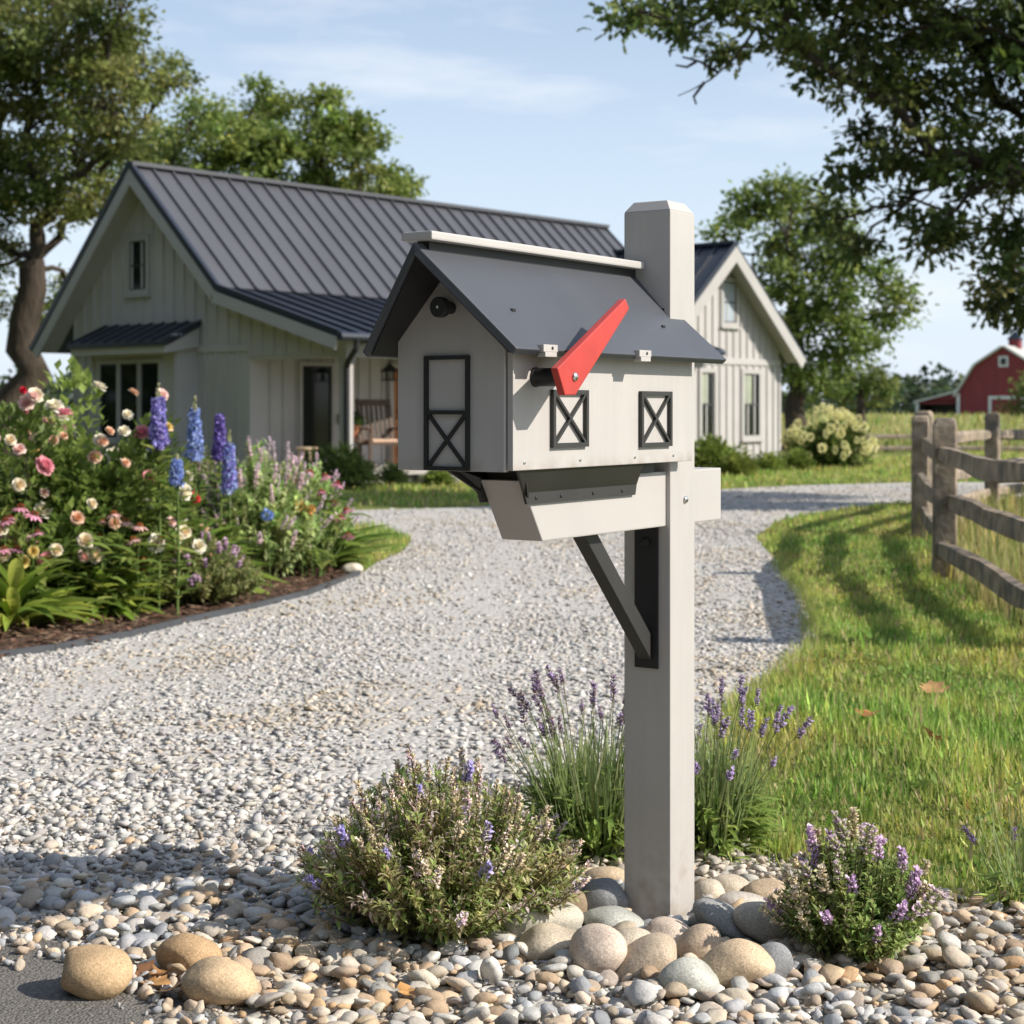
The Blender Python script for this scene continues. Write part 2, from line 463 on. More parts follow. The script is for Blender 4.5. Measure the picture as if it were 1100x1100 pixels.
def ground_mat(name, cols, scales, rough=.95, bump=.6, bscale=30, bdist=.02, vor=None):
    """large-scale colour patches + fine grain"""
    m = bpy.data.materials.new(name); m.use_nodes = True
    n, l = m.node_tree.nodes, m.node_tree.links; n.clear()
    out = n.new('ShaderNodeOutputMaterial'); pb = n.new('ShaderNodeBsdfPrincipled'); tc = n.new('ShaderNodeTexCoord')
    rgb = n.new('ShaderNodeRGB'); rgb.outputs[0].default_value = (*cols[0], 1); base = rgb.outputs[0]
    for c, s in zip(cols[1:], scales):
        nz = n.new('ShaderNodeTexNoise'); nz.inputs['Scale'].default_value = s; nz.inputs['Detail'].default_value = 8; nz.inputs['Roughness'].default_value = .65
        l.new(tc.outputs['Object'], nz.inputs['Vector'])
        mr = n.new('ShaderNodeMapRange'); mr.inputs['From Min'].default_value = .42; mr.inputs['From Max'].default_value = .62
        l.new(nz.outputs['Fac'], mr.inputs['Value'])
        mx = n.new('ShaderNodeMix'); mx.data_type = 'RGBA'; mx.inputs[7].default_value = (*c, 1)
        l.new(mr.outputs['Result'], mx.inputs[0]); l.new(base, mx.inputs[6]); base = mx.outputs[2]
    h = None
    if vor:
        vo = n.new('ShaderNodeTexVoronoi'); vo.inputs['Scale'].default_value = vor
        l.new(tc.outputs['Object'], vo.inputs['Vector'])
        sep = n.new('ShaderNodeSeparateColor'); l.new(vo.outputs['Color'], sep.inputs[0])
        mr = n.new('ShaderNodeMapRange'); mr.inputs['To Min'].default_value = .82; mr.inputs['To Max'].default_value = 1.12
        l.new(sep.outputs[0], mr.inputs['Value'])
        vm = n.new('ShaderNodeVectorMath'); vm.operation = 'SCALE'; l.new(base, vm.inputs[0]); l.new(mr.outputs['Result'], vm.inputs['Scale']); base = vm.outputs[0]
        inv = n.new('ShaderNodeMath'); inv.operation = 'SUBTRACT'; inv.inputs[0].default_value = 1; l.new(vo.outputs['Distance'], inv.inputs[1]); h = inv.outputs[0]
    l.new(base, pb.inputs['Base Color']); pb.inputs['Roughness'].default_value = rough; pb.inputs['Specular IOR Level'].default_value = .15
    if h is None:
        nz = n.new('ShaderNodeTexNoise'); nz.inputs['Scale'].default_value = bscale; nz.inputs['Detail'].default_value = 8
        l.new(tc.outputs['Object'], nz.inputs['Vector']); h = nz.outputs['Fac']
    bp = n.new('ShaderNodeBump'); bp.inputs['Strength'].default_value = bump; bp.inputs['Distance'].default_value = bdist
    l.new(h, bp.inputs['Height']); l.new(bp.outputs['Normal'], pb.inputs['Normal'])
    l.new(pb.outputs[0], out.inputs['Surface'])
    return m

M['field'] = ground_mat('field_grass', [(.20, .24, .05), (.30, .26, .09), (.16, .22, .045)], [.05, .25], bump=.8, bscale=9, bdist=.08)
M['lawn'] = ground_mat('lawn_turf', [(.16, .195, .045), (.22, .215, .065), (.12, .15, .035)], [.6, 3.5], bump=.8, bscale=45, bdist=.03)
M['gravel'] = ground_mat('gravel', [(.455, .435, .405), (.40, .375, .34), (.48, .46, .43)], [.5, 6], bump=.5, vor=34, bdist=.02)
M['asphalt'] = ground_mat('asphalt', [(.15, .14, .128), (.105, .10, .093), (.19, .178, .163)], [3, 90], bump=.8, vor=140, bdist=.005)
M['soil'] = ground_mat('mulch_soil', [(.10, .060, .040), (.055, .033, .024), (.13, .085, .06)], [4, 25], bump=1, bscale=40, bdist=.04)

# ------------------------------------------------------------------ the setting
def sheet(name, pts, z, m):
    bm = bmesh.new()
    f = bm.faces.new([bm.verts.new((p[0], p[1], z)) for p in pts])
    if f.normal.z < 0 or sum((pts[i][0] * pts[(i + 1) % len(pts)][1] - pts[(i + 1) % len(pts)][0] * pts[i][1]) for i in range(len(pts))) < 0: f.normal_flip()
    bmesh.ops.triangulate(bm, faces=bm.faces)
    me = bpy.data.meshes.new(name); bm.to_mesh(me); bm.free()
    o = link_mesh(name, me, m); o['kind'] = 'structure'
    return o

sheet('ground', [(-2500, -40), (2500, -40), (2500, 4500), (-2500, 4500)], 0.0, M['field'])
sheet('lawn', [(-30, 5), (-30, 34), (-8, 60), (8.0, 48), (18, 44.5), (18, 24), (9, 22.9), (5.8, 19.8), (3.95, 15.8), (3.2, 12), (2.77, 8.4), (2.4, 5), (2.4, 1), (.5, 1), (.5, 5)], 0.004, M['lawn'])

EDGE = [(386, 619), (330, 641), (270, 656), (200, 671), (140, 686), (60, 701), (0, 709), (-150, 722), (-420, 738)]
LAWN_EDGE = [(1500, 1075), (1290, 1030), (1100, 985), (990, 960), (900, 945), (845, 930), (800, 903), (778, 850), (772, 795), (792, 762), (850, 726), (880, 692), (873, 648), (838, 608), (813, 581), (830, 563), (890, 549), (985, 540), (1100, 536), (1400, 533)]
DRIVE = [gp(*p) for p in LAWN_EDGE] + [gp(*p) for p in [(1400, 517), (980, 519), (860, 522), (780, 526), (640, 538), (500, 546), (380, 549), (200, 552), (-200, 554), (-200, 566), (200, 566), (375, 566), (425, 572), (442, 581), (434, 593), (404, 606)]] + [gp(*p) for p in EDGE] + [(-6.5, 2.0), (-6.5, -6), (4, -6), (4, 1.5)]
sheet('gravel_driveway', DRIVE, 0.010, M['gravel'])
BED = [gp(*p) for p in EDGE] + [(-9, 8), (-9, 16), (-3.2, 17.0), (-2.2, 16.4), (-1.55, 14.6)]
sheet('flower_bed', BED, 0.016, M['soil'])
ROAD = [gp(*p) for p in [(-300, 985), (0, 1012), (60, 1022), (150, 1046), (215, 1085), (262, 1130), (300, 1250)]] + [(-.3, -5), (-8, -5), (-8, 3.6)]
sheet('asphalt_road', ROAD, 0.022, M['asphalt'])

# ------------------------------------------------------------------ farmhouse
PH = R(41)
HA = np.array([math.sin(PH), math.cos(PH)]); HN = np.array([math.cos(PH), -math.sin(PH)])
E1 = np.array([-2.72, 26.0])
def H(s, t, z):
    p = E1 + s * HA - t * HN
    return (p[0], p[1], z)

house = thing('farmhouse', 'pale board and batten farmhouse with dark standing seam metal roof and porch', 'house', H(6, 5, 0))
TP, ZP = 5.29, 5.51
def main_z(t):
    if t >= TP: return ZP - (t - TP) * (3.16 / 3.03)
    if t >= 2.93: return ZP - (TP - t) * (2.24 / 2.36)
    return 3.27 - (2.93 - t) * (.86 / 2.93)
SW = .45
b = MB()
RT = .14                                   # roof thickness under which the walls end
gpoly = [(7.65, 0), (7.65, main_z(7.65) - RT), (TP, ZP - RT), (2.93, 3.27 - RT), (.25, main_z(.25) - RT), (.25, 2.12), (2.6, 2.12), (2.6, 0)]
b.prism([H(SW, t, z) for t, z in gpoly], (HA[0] * .15, HA[1] * .15, 0))
b.box(SW + .15, 13.1, 7.5, 7.65, 0, main_z(7.65) - RT, H)
b.box(SW + .15, 13.1, 2.6, 2.75, 0, main_z(2.75) - RT - .1, H)
b.prism([H(13.1, t, z) for t, z in [(7.65, 0), (7.65, main_z(7.65) - RT), (TP, ZP - RT), (2.93, 3.27 - RT), (2.6, main_z(2.6) - RT), (2.6, 0)]], (HA[0] * .15, HA[1] * .15, 0))
k = 0
t = 7.6
while t > .3:
    top = main_z(t) - RT - .05
    lo = 2.12 if t < 2.6 else 0
    segs = [(lo, top)]
    for (z0, z1) in segs:
        b.box(SW - .028, SW + .002, t - .024, t + .024, z0, z1, H)
    t -= .295
s = .9
while s < 13:
    b.box(s - .024, s + .024, 2.575, 2.602, .2, main_z(2.6) - RT - .25, H)
    s += .295
b.box(SW - .035, SW - .002, 2.6, 7.67, 2.20, 2.32, H)
walls = b.build('wall', M['siding'], house)

b = MB()
def roof_sheet(mb, s0, s1, tz, thick=.10, seam=.42, seamh=.045):
    (t0, z0), (t1, z1) = tz
    d = Vector((t1 - t0, z1 - z0)).normalized(); nx, nz = -d.y, d.x
    if nz < 0: nx, nz = -nx, -nz
    q = [(t0, z0), (t1, z1), (t1 - nx * thick, z1 - nz * thick), (t0 - nx * thick, z0 - nz * thick)]
    vs = [H(s0, a, c) for a, c in q]; L = s1 - s0
    mb.prism(vs, (HA[0] * L, HA[1] * L, 0))
    n = int(L / seam)
    for i in range(n + 1):
        s = s0 + .02 + i * (L - .04) / n
        pp = [(t0 + nx * seamh, z0 + nz * seamh), (t1 + nx * seamh, z1 + nz * seamh), (t1 - nx * .01, z1 - nz * .01), (t0 - nx * .01, z0 - nz * .01)]
        mb.prism([H(s - .02, a, c) for a, c in pp], (HA[0] * .04, HA[1] * .04, 0))
roof_sheet(b, 0, 13.6, ((TP, ZP), (2.93, 3.27)))
roof_sheet(b, 0, 13.6, ((TP, ZP), (8.32, 2.35)))
roofo = b.build('roof', M['metalroof'], house)
b = MB()
b.bar(H(-.03, TP, ZP + .035), H(13.63, TP, ZP + .035), .22, .07)
b.build('ridge_cap', M['metalroof'], roofo)
b = MB()
roof_sheet(b, 0, 10.6, ((2.90, 3.235), (-.05, 2.395)))
b.build('porch_roof', M['darkroof'], house)
b = MB()
def rake(mb, s, tz0, tz1, drop=.05, h=.19, wd=.05, off=0.0):
    d = Vector((tz1[0] - tz0[0], tz1[1] - tz0[1])).normalized(); nx, nz = d.y, -d.x
    if nz > 0: nx, nz = -nx, -nz
    a = [(tz0[0] + nx * drop, tz0[1] + nz * drop), (tz1[0] + nx * drop, tz1[1] + nz * drop), (tz1[0] + nx * (drop + h), tz1[1] + nz * (drop + h)), (tz0[0] + nx * (drop + h), tz0[1] + nz * (drop + h))]
    mb.prism([H(s, p, q) for p, q in a], (HA[0] * wd, HA[1] * wd, 0))
rake(b, -.032, (TP, ZP), (8.32, 2.35)); rake(b, -.030, (TP, ZP), (2.9, 3.24)); rake(b, -.034, (2.95, 3.25), (-.05, 2.40), h=.2)
for (p, q) in (((TP, ZP), (8.28, 2.40)), ((TP, ZP), (2.95, 3.28)), ((2.95, 3.25), (0.05, 2.43))):   # soffits
    d = Vector((q[0] - p[0], q[1] - p[1])).normalized(); nx, nz = d.y, -d.x
    if nz > 0: nx, nz = -nx, -nz
    aa = [(p[0] + nx * .11, p[1] + nz * .11), (q[0] + nx * .11, q[1] + nz * .11), (q[0] + nx * .14, q[1] + nz * .14), (p[0] + nx * .14, p[1] + nz * .14)]
    b.prism([H(.02, u, v) for u, v in aa], (HA[0] * (SW - .02), HA[1] * (SW - .02), 0))
b.build('rake_board', M['trim'], house)
b = MB()
rake(b, -.045, (TP, ZP + .03), (8.36, 2.34), drop=-.05, h=.10, wd=.08)
rake(b, -.043, (TP, ZP + .03), (2.9, 3.27), drop=-.05, h=.10, wd=.08)
rake(b, -.047, (2.95, 3.29), (-.08, 2.42), drop=-.04, h=.09, wd=.08)
b.build('roof_edge_trim', M['darkroof'], house)
# porch
b = MB(); b.box(.45, 10.2, .2, 2.6, 0, .16, H); b.box(.35, 10.2, .1, 2.6, .16, .22, H)
b.build('porch_floor', M['concrete'], house)
b = MB(); b.box(.46, 10.4, .28, .50, 2.06, 2.28, H); b.box(.46, .66, .50, 2.6, 2.06, 2.12, H); b.box(.62, 10.4, .5, 2.58, 2.28, 2.31, H)
b.build('porch_beam', M['trim'], house)
for s in (.56, 3.7, 6.9, 10.0):
    b = MB(); b.box(s - .08, s + .08, .30, .46, .22, 2.06, H); b.box(s - .1, s + .1, .28, .48, .22, .36, H); b.box(s - .1, s + .1, .28, .48, 1.98, 2.06, H)
    b.build('porch_post', M['trim'], house)
b = MB()
b.tube([H(-.05, -.12, 2.36), H(10.5, -.12, 2.36)], .065, 8)
b.build('gutter', M['darkroof'], house)
b = MB()
b.tube([H(.32, -.12, 2.33), H(.32, -.10, 2.18), H(.36, .12, 1.98), H(.40, .2, 1.88), H(.40, .2, .3)], .05, 8)
b.build('downspout', M['black'], house)

def window(parent, fn, u0, u1, z0, z1, cols=1, rows=2, trim=.09, curtain=False, pale_sheet=False):
    """fn(u, depth, z): depth measured outward from the wall face"""
    b = MB()
    b.box(u0 - trim, u0, .0, .05, z0 - trim, z1 + trim, fn); b.box(u1, u1 + trim, .0, .05, z0 - trim, z1 + trim, fn)
    b.box(u0, u1, .0, .05, z1, z1 + trim, fn); b.box(u0, u1, .0, .05, z0 - trim, z0, fn)
    b.box(u0 - trim - .03, u1 + trim + .03, .0, .085, z0 - trim - .04, z0 - trim, fn)
    fr = b.build('window', M['trim'], parent)
    g = MB(); g.box(u0, u1, -.005, .012, z0, z1, fn); g.build('pane', M['glass'], fr)
    s_ = MB(); th = .025
    s_.box(u0, u0 + th, .012, .035, z0, z1, fn); s_.box(u1 - th, u1, .012, .035, z0, z1, fn)
    s_.box(u0 + th, u1 - th, .012, .035, z0, z0 + th, fn); s_.box(u0 + th, u1 - th, .012, .035, z1 - th, z1, fn)
    for i in range(1, rows):
        z = z0 + (z1 - z0) * i / rows; s_.box(u0 + th, u1 - th, .012, .032, z - .015, z + .015, fn)
    for i in range(1, cols):
        u = u0 + (u1 - u0) * i / cols; s_.box(u - .012, u + .012, .012, .030, z0 + th, z1 - th, fn)
    s_.build('sash', M['frame_dark'], fr)
    if pale_sheet:
        c = MB(); c.box(u0 + .02, u1 - .02, .0125, .0165, z0 + .02, z1 - .02, fn); c.build('pale_sheet', M['pale_sheet'], fr)  # pale blue sheet in front of the whole pane
    if curtain:
        c = MB(); c.box(u0 + .03, u0 + (u1 - u0) * .55, .012, .016, z0 + (z1 - z0) * .52, z1 - .03, fn); c.build('curtain', M['curtain'], fr)
    return fr
fn_g = lambda u, d, z: H(SW - d - .0, u, z)
window(house, fn_g, 5.40, 5.88, 3.36, 4.24, rows=2)
# bay with triple window and awning
b = MB(); b.box(.02, SW, 4.0, 6.5, 0, 2.36, H)
for t in np.arange(4.05, 6.5, .2975):
    if not (4.25 < t < 6.3): b.box(-.008, .022, t - .022, t + .022, 0, 2.3, H)
b.build('window_bay', M['siding'], house)
fn_b = lambda u, d, z: H(.02 - d, u, z)
for t0 in (4.46, 5.06, 5.66):
    window(house, fn_b, t0, t0 + .5, .72, 2.03, rows=1, trim=.07)
aw = MB()
ap = [(-.38, 2.38), (SW - .03, 2.74), (SW - .03, 2.66), (-.38, 2.30)]
def Hs(s, t, z): return H(s, t, z)
aw.prism([H(a, 3.85, c) for a, c in ap], tuple(-HN * 2.80) + (0,))
for t in np.arange(3.87, 6.65, .34):
    aw.prism([H(a, t - .018, c + .03) for a, c in [(-.38, 2.38), (SW - .03, 2.74), (SW - .03, 2.70), (-.38, 2.34)]], tuple(-HN * .036) + (0,))
awn = aw.build('awning', M['darkroof'], house)
b = MB(); b.box(-.33, -.29, 3.89, 6.61, 2.18, 2.298, H)
b.prism([H(a, 3.89, c) for a, c in [(-.29, 2.18), (SW - .03, 2.30), (SW - .03, 2.64), (-.29, 2.298)]], tuple(-HN * .04) + (0,))
b.prism([H(a, 6.57, c) for a, c in [(-.29, 2.18), (SW - .03, 2.30), (SW - .03, 2.64), (-.29, 2.298)]], tuple(-HN * .04) + (0,))
b.build('awning_fascia', M['trim'], awn)
# porch wall openings
fn_p = lambda u, d, z: H(u, 2.575 - d, z)
window(house, fn_p, 1.56, 2.25, .35, 1.98, rows=1, trim=.06)
window(house, fn_p, 6.3, 7.2, .9, 1.95, rows=2)
window(house, fn_p, 8.3, 9.2, .9, 1.95, rows=2)
b = MB(); b.box(3.65, 3.75, 2.50, 2.6, .22, 2.05, H); b.box(4.75, 4.85, 2.50, 2.6, .22, 2.05, H); b.box(3.75, 4.75, 2.50, 2.6, 1.97, 2.05, H)
dfr = b.build('door_frame', M['trim'], house)
b = MB(); b.box(3.75, 4.75, 2.53, 2.58, .22, 1.97, H); b.box(3.85, 4.65, 2.515, 2.53, .35, .95, H); b.box(3.85, 4.65, 2.515, 2.53, 1.05, 1.85, H)
door = b.build('door', M['woodwarm'], house)
b = MB(); b.tube([H(3.83, 2.52, 1.05), H(3.83, 2.45, 1.05), H(3.83, 2.45, 1.2), H(3.83, 2.52, 1.2)], .012, 6); b.build('handle', M['black'], door)

# wing
S0, SP, S1, ZW, ZE, T0 = 10.22, 13.15, 16.08, 4.85, 2.40, 1.32
def wing_z(s): return ZW - abs(s - SP) * (ZW - ZE) / (SP - S0)
b = MB()
TW = T0 + .45
b.prism([H(s, TW, z) for s, z in [(10.65, 0), (15.65, 0), (15.65, wing_z(15.65) - .13), (SP, ZW - .13), (10.65, wing_z(10.65) - .13)]], tuple(-HN * .15) + (0,))
b.box(10.65, 10.8, TW + .15, 2.55, 0, wing_z(10.65) - .15, H); b.box(15.5, 15.65, TW + .15, 7.6, 0, wing_z(15.65) - .15, H)
b.prism([H(s, 7.6, z) for s, z in [(13.3, 0), (15.65, 0), (15.65, wing_z(15.65) - .13), (SP, ZW - .13)]], tuple(-HN * .1) + (0,))
for s in np.arange(10.72, 15.66, .275):
    top = wing_z(s) - .2
    b.box(s - .022, s + .022, TW - .028, TW + .002, 0, 2.22, H); b.box(s - .022, s + .022, TW - .028, TW + .002, 2.36, top, H)
b.box(10.63, 15.67, TW - .036, TW + .001, 2.22, 2.36, H)
b.box(15.60, 15.68, TW - .034, TW + .05, 0, 2.2, H)
b.build('wing_wall', M['siding'], house)
b = MB()
for sg in (-1, 1):
    e = S0 if sg < 0 else S1
    d = Vector((e - SP, ZE - ZW)).normalized(); nx, nz = -d.y * (1 if sg > 0 else -1), abs(d.x)
    nx = sg * abs(d.y)
    tend = 8.0 if sg > 0 else 5.2
    q = [(SP, ZW), (e, ZE), (e - nx * .1, ZE - nz * .1), (SP, ZW - .13)]
    b.prism([H(a, T0, c) for a, c in q], tuple(-HN * (tend - T0)) + (0,))
    for i in range(int((tend - T0) / .42) + 1):
        t = T0 + .02 + i * .42
        q = [(SP, ZW + .05), (e + nx * .04, ZE + nz * .04), (e - nx * .01, ZE - nz * .01), (SP, ZW - .02)]
        b.prism([H(a, t - .018, c) for a, c in q], tuple(-HN * .036) + (0,))
b.bar(H(SP, T0 - .02, ZW + .03), H(SP, 8, ZW + .03), .2, .07)
b.build('wing_roof', M['darkroof'], house)
b = MB()
for sg in (-1, 1):
    e = S0 if sg < 0 else S1
    d = Vector((e - SP, ZE - ZW)).normalized(); nx, nz = sg * abs(d.y), abs(d.x)
    q = [(SP, ZW - .06), (e - nx * .05, ZE - nz * .05), (e - nx * .31, ZE - nz * .31), (SP, ZW - .40)]
    b.prism([H(a, T0 - .03, c) for a, c in q], tuple(-HN * .05) + (0,))
    q = [(SP, ZW - .16), (e - nx * .11, ZE - nz * .11), (e - nx * .14, ZE - nz * .14), (SP, ZW - .19)]
    b.prism([H(a, T0 + .02, c) for a, c in q], tuple(-HN * .43) + (0,))
b.build('wing_rake_board', M['trim'], house)
fn_w = lambda u, d, z: H(u, TW - d, z)
def s_at(px):      # where a photo column crosses the wing wall
    u = (px - 550) / F
    bx, by = E1 - TW * HN
    return (u * by - bx) / (HA[0] - u * HA[1])
for (p0, p1, z0, z1, cur) in ((776, 789.5, 3.15, 4.05, False), (752.5, 766, .62, 2.02, True), (798, 814, .62, 2.02, True)):
    window(house, fn_w, s_at(p0), s_at(p1), z0, z1, rows=2, trim=.1, curtain=cur, pale_sheet=(p0 == 776))

# things on and by the porch
def rocking_chair(loc, rz, label, m, cush=True):
    t = thing('rocking_chair', label, 'chair', loc, rz)
    b = MB(); b.box(-.27, .27, -.25, .25, .40, .44); b.build('seat', m, t, local=True)
    b = MB()
    for x in np.linspace(-.22, .22, 6): b.bar((x, .24, .44), (x, .40, 1.12), .05, .02)
    b.bar((-.29, .24, .42), (-.29, .42, 1.18), .05, .05); b.bar((.29, .24, .42), (.29, .42, 1.18), .05, .05); b.bar((-.29, .40, 1.12), (.29, .40, 1.12), .03, .11)
    b.build('backrest', m, t, local=True)
    for x in (-.29, .29):
        for (y_, zb_, zt_) in ((-.24, .08, .66), (.24, .07, .44)):
            b = MB(); b.bar((x, y_, zb_), (x, y_, zt_), .045, .045); b.build('leg', m, t, local=True)
        b = MB(); b.box(x - .045, x + .045, -.30, .30, .66, .69); b.build('armrest', m, t, local=True)
        b = MB(); b.tube([(x, -.48, .10), (x, -.25, .04), (x, 0, .022), (x, .25, .04), (x, .55, .12)], .025, 6); b.build('rocker', m, t, local=True)
    if cush:
        b = MB(); b.box(-.24, .24, -.22, .20, .442, .50); b.build('cushion', M['cushion'], t, bevel=.02, local=True)
    return t
rocking_chair(H(2.15, 1.2, .22), R(25), 'dark wooden rocking chair with a peach cushion beside the wooden door', M['chairwood'])
c = H(.95, 1.75, .22)
so = thing('porch_stool', 'small pale wooden stool on the porch left of the downspout', 'stool', c)
b = MB(); b.lathe((c[0], c[1], .55), [(.17, 0), (.19, .015), (.19, .035), (.17, .045)], 16); b.build('seat', M['palewood'], so)
for a in (.5, 2.07, 3.64, 5.21):
    b = MB(); b.bar((c[0] + .19 * math.cos(a), c[1] + .19 * math.sin(a), .22), (c[0] + .12 * math.cos(a), c[1] + .12 * math.sin(a), .55), .035, .035); b.build('leg', M['palewood'], so)
st = thing('plant_stand', 'small dark wooden stand under a potted plant on the porch', 'plant stand', H(1.72, 1.5, .22))
b = MB(); c = H(1.72, 1.5, .22)
b.lathe((c[0], c[1], .66), [(.2, 0), (.2, .03)], 14)
b.build('stand_top', M['chairwood'], st)
for a in (0, 2.1, 4.2):
    b = MB(); b.bar((c[0] + .16 * math.cos(a), c[1] + .16 * math.sin(a), .22), (c[0] + .12 * math.cos(a), c[1] + .12 * math.sin(a), .66), .03, .03); b.build('leg', M['chairwood'], st)
pot = thing('potted_plant', 'green leafy plant in terracotta pot on a porch stand', 'plant', (c[0], c[1], .69))
b = MB(); b.lathe((c[0], c[1], .69), [(.10, 0), (.15, .22), (.165, .22), (.165, .26), (.14, .26), (.13, .20)], 16); b.build('pot', M['terracotta'], pot, smooth=False)
sc = SC(); n = 260
d = nrm(rng.normal(size=(n, 3)) * [1, 1, .5] + [0, 0, .9])
sc.add(LEAF, np.array([c[0], c[1], .93]) + d * rng.uniform(.03, .2, (n, 1)), frames(d), np.stack([rng.uniform(.03, .05, n), rng.uniform(.1, .2, n), rng.uniform(.1, .2, n)], 1), pick([(.05, .10, .02), (.07, .12, .03)], n))
sc.build('foliage', M['leaf'], pot)
lan = thing('hanging_lantern', 'black metal lantern hanging from the porch ceiling', 'lantern', H(2.85, 1.7, 1.75))
c = H(2.85, 1.7, 0)
b = MB(); b.tube([(c[0], c[1], 2.0), (c[0], c[1], 2.28)], .012, 6); b.build('rod', M['black'], lan)
b = MB(); b.lathe((c[0], c[1], 1.72), [(.02, .30), (.05, .27), (.16, .18), (.17, .16), (.15, .16)], 12); b.lathe((c[0], c[1], 1.72), [(.15, 0), (.15, .02)], 12)
for a in range(6): b.tube([(c[0] + .13 * math.cos(a * 1.047), c[1] + .13 * math.sin(a * 1.047), 1.73), (c[0] + .13 * math.cos(a * 1.047), c[1] + .13 * math.sin(a * 1.047), 1.89)], .01, 5)
b.build('cage', M['black'], lan)
b = MB(); b.lathe((c[0], c[1], 1.74), [(.02, 0), (.045, .03), (.045, .10), (.02, .13)], 10); b.build('lamp_glass', M['trim'], lan)
for i, (s, t, zz) in enumerate(((2.2, -.25, .13), (2.3, -.62, .06))):
    b = MB(); cx, cy, _ = H(s, t, 0)
    pts = []
    for k in range(9):
        a = 2 * math.pi * k / 9; r = .42 * (1 + .15 * math.sin(k * 2.3 + i))
        pts.append((cx + r * math.cos(a) * 1.2, cy + r * math.sin(a) * .6, 0.0))
    b.prism(pts, (0, 0, zz + .02))
    o = b.build('stepping_stone', M['concrete'], None, bevel=.015)
    tag(o, ['pale flat step stone set against the porch floor', 'lower pale stepping stone at the lawn edge before the porch'][i], 'stone', 'stones leading to the porch')

# ------------------------------------------------------------------ red barn
BY = R(33); BA = np.array([math.sin(BY), math.cos(BY)]); BX = np.array([math.cos(BY), -math.sin(BY)])
BO = np.array(gp(1027, 452)[:2]) ; BO = np.array([(1028 - 550) / F * 158, 158.0])
def B(u, v, z):
    p = BO + u * BX + v * BA
    return (p[0], p[1], z)
barn = thing('barn', 'red gambrel barn with white trim far beyond the wooden fence', 'barn', B(4, 6, 0))
prof = [(0, 0), (0, 2.5), (1.75, 5.2), (4.4, 6.9), (7.05, 5.2), (8.8, 2.5), (8.8, 0)]
b = MB(); b.prism([B(u, 0, z) for u, z in prof], (BA[0] * 14, BA[1] * 14, 0)); b.build('wall', M['barnred'], barn)
b = MB()
for (p, q) in zip(prof[1:5], prof[2:6]):
    d = Vector((q[0] - p[0], q[1] - p[1])).normalized(); nx, nz = -d.y, d.x
    L0 = .25 if p == prof[1] else 0; L1 = .25 if q == prof[5] else 0
    pp = [(p[0] - d.x * L0, p[1] - d.y * L0), (q[0] + d.x * L1, q[1] + d.y * L1)]
    qq = [(pp[0][0] + nx * .02, pp[0][1] + nz * .02), (pp[1][0] + nx * .02, pp[1][1] + nz * .02), (pp[1][0] + nx * .2, pp[1][1] + nz * .2), (pp[0][0] + nx * .2, pp[0][1] + nz * .2)]
    b.prism([B(u, -.4, z) for u, z in qq], (BA[0] * 14.8, BA[1] * 14.8, 0))
b.build('roof', M['tin'], barn)
b = MB()
b.box(-.02, .28, -.08, -.005, 0, 2.6, B); b.box(8.52, 8.82, -.08, -.005, 0, 2.6, B)
b.build('corner_board', M['barntrim'], barn)
b = MB()
b.box(3.0, 3.3, -.1, -.005, 0, 2.35, B); b.box(6.1, 6.4, -.1, -.005, 0, 2.35, B); b.box(3.3, 6.1, -.1, -.005, 2.05, 2.35, B)
fr = b.build('door_frame', M['barntrim'], barn)
b = MB(); b.box(3.3, 6.1, -.06, -.005, 0, 2.05, B); b.build('door', M['barnred'], barn)
b = MB(); b.box(3.95, 4.85, -.08, -.005, 5.05, 6.05, B); fr = b.build('window', M['barntrim'], barn)
b = MB(); b.box(4.15, 4.65, -.10, -.081, 5.25, 5.85, B); b.build('pane', M['glass'], fr)
b = MB(); b.box(-4.2, -.05, 1.0, 1.2, 1.75, 2.0, B); b.prism([B(u, 1.0, z) for u, z in [(-4.2, 1.6), (-.05, 1.6), (-.05, 2.75), (-4.2, 1.75)]], (BA[0] * .2, BA[1] * .2, 0))
lt = b.build('lean_to', M['barnred'], barn)
b = MB(); b.box(-4.2, -.05, 4, 4.2, 0, 1.9, B); b.box(-4.2, -4.0, 1.2, 4, 0, 1.6, B); b.build('lean_to_shade_wall', M['frame_dark'], lt)  # inner walls coloured dark to stand in for the lean-to's shade
b = MB(); b.prism([B(u, .7, z) for u, z in [(-4.5, 1.68), (-.03, 2.78), (-.03, 2.98), (-4.5, 1.88)]], (BA[0] * 8.7, BA[1] * 8.7, 0)); b.build('lean_to_roof', M['tin'], lt)
b = MB(); b.box(-4.3, -4.02, .8, .99, 0, 1.68, B); b.build('lean_to_post', M['barntrim'], lt)
b = MB(); b.box(3.9, 4.9, 3.2, 4.2, 6.7, 7.7, B); cu = b.build('cupola', M['barnred'], barn)
b = MB(); vs = [B(3.75, 3.05, 7.7), B(5.05, 3.05, 7.7), B(5.05, 4.35, 7.7), B(3.75, 4.35, 7.7), B(4.4, 3.7, 8.6)]; b.add(vs, [(0, 1, 4), (1, 2, 4), (2, 3, 4), (3, 0, 4), (3, 2, 1, 0)]); b.build('cupola_roof', M['darkroof'], cu)

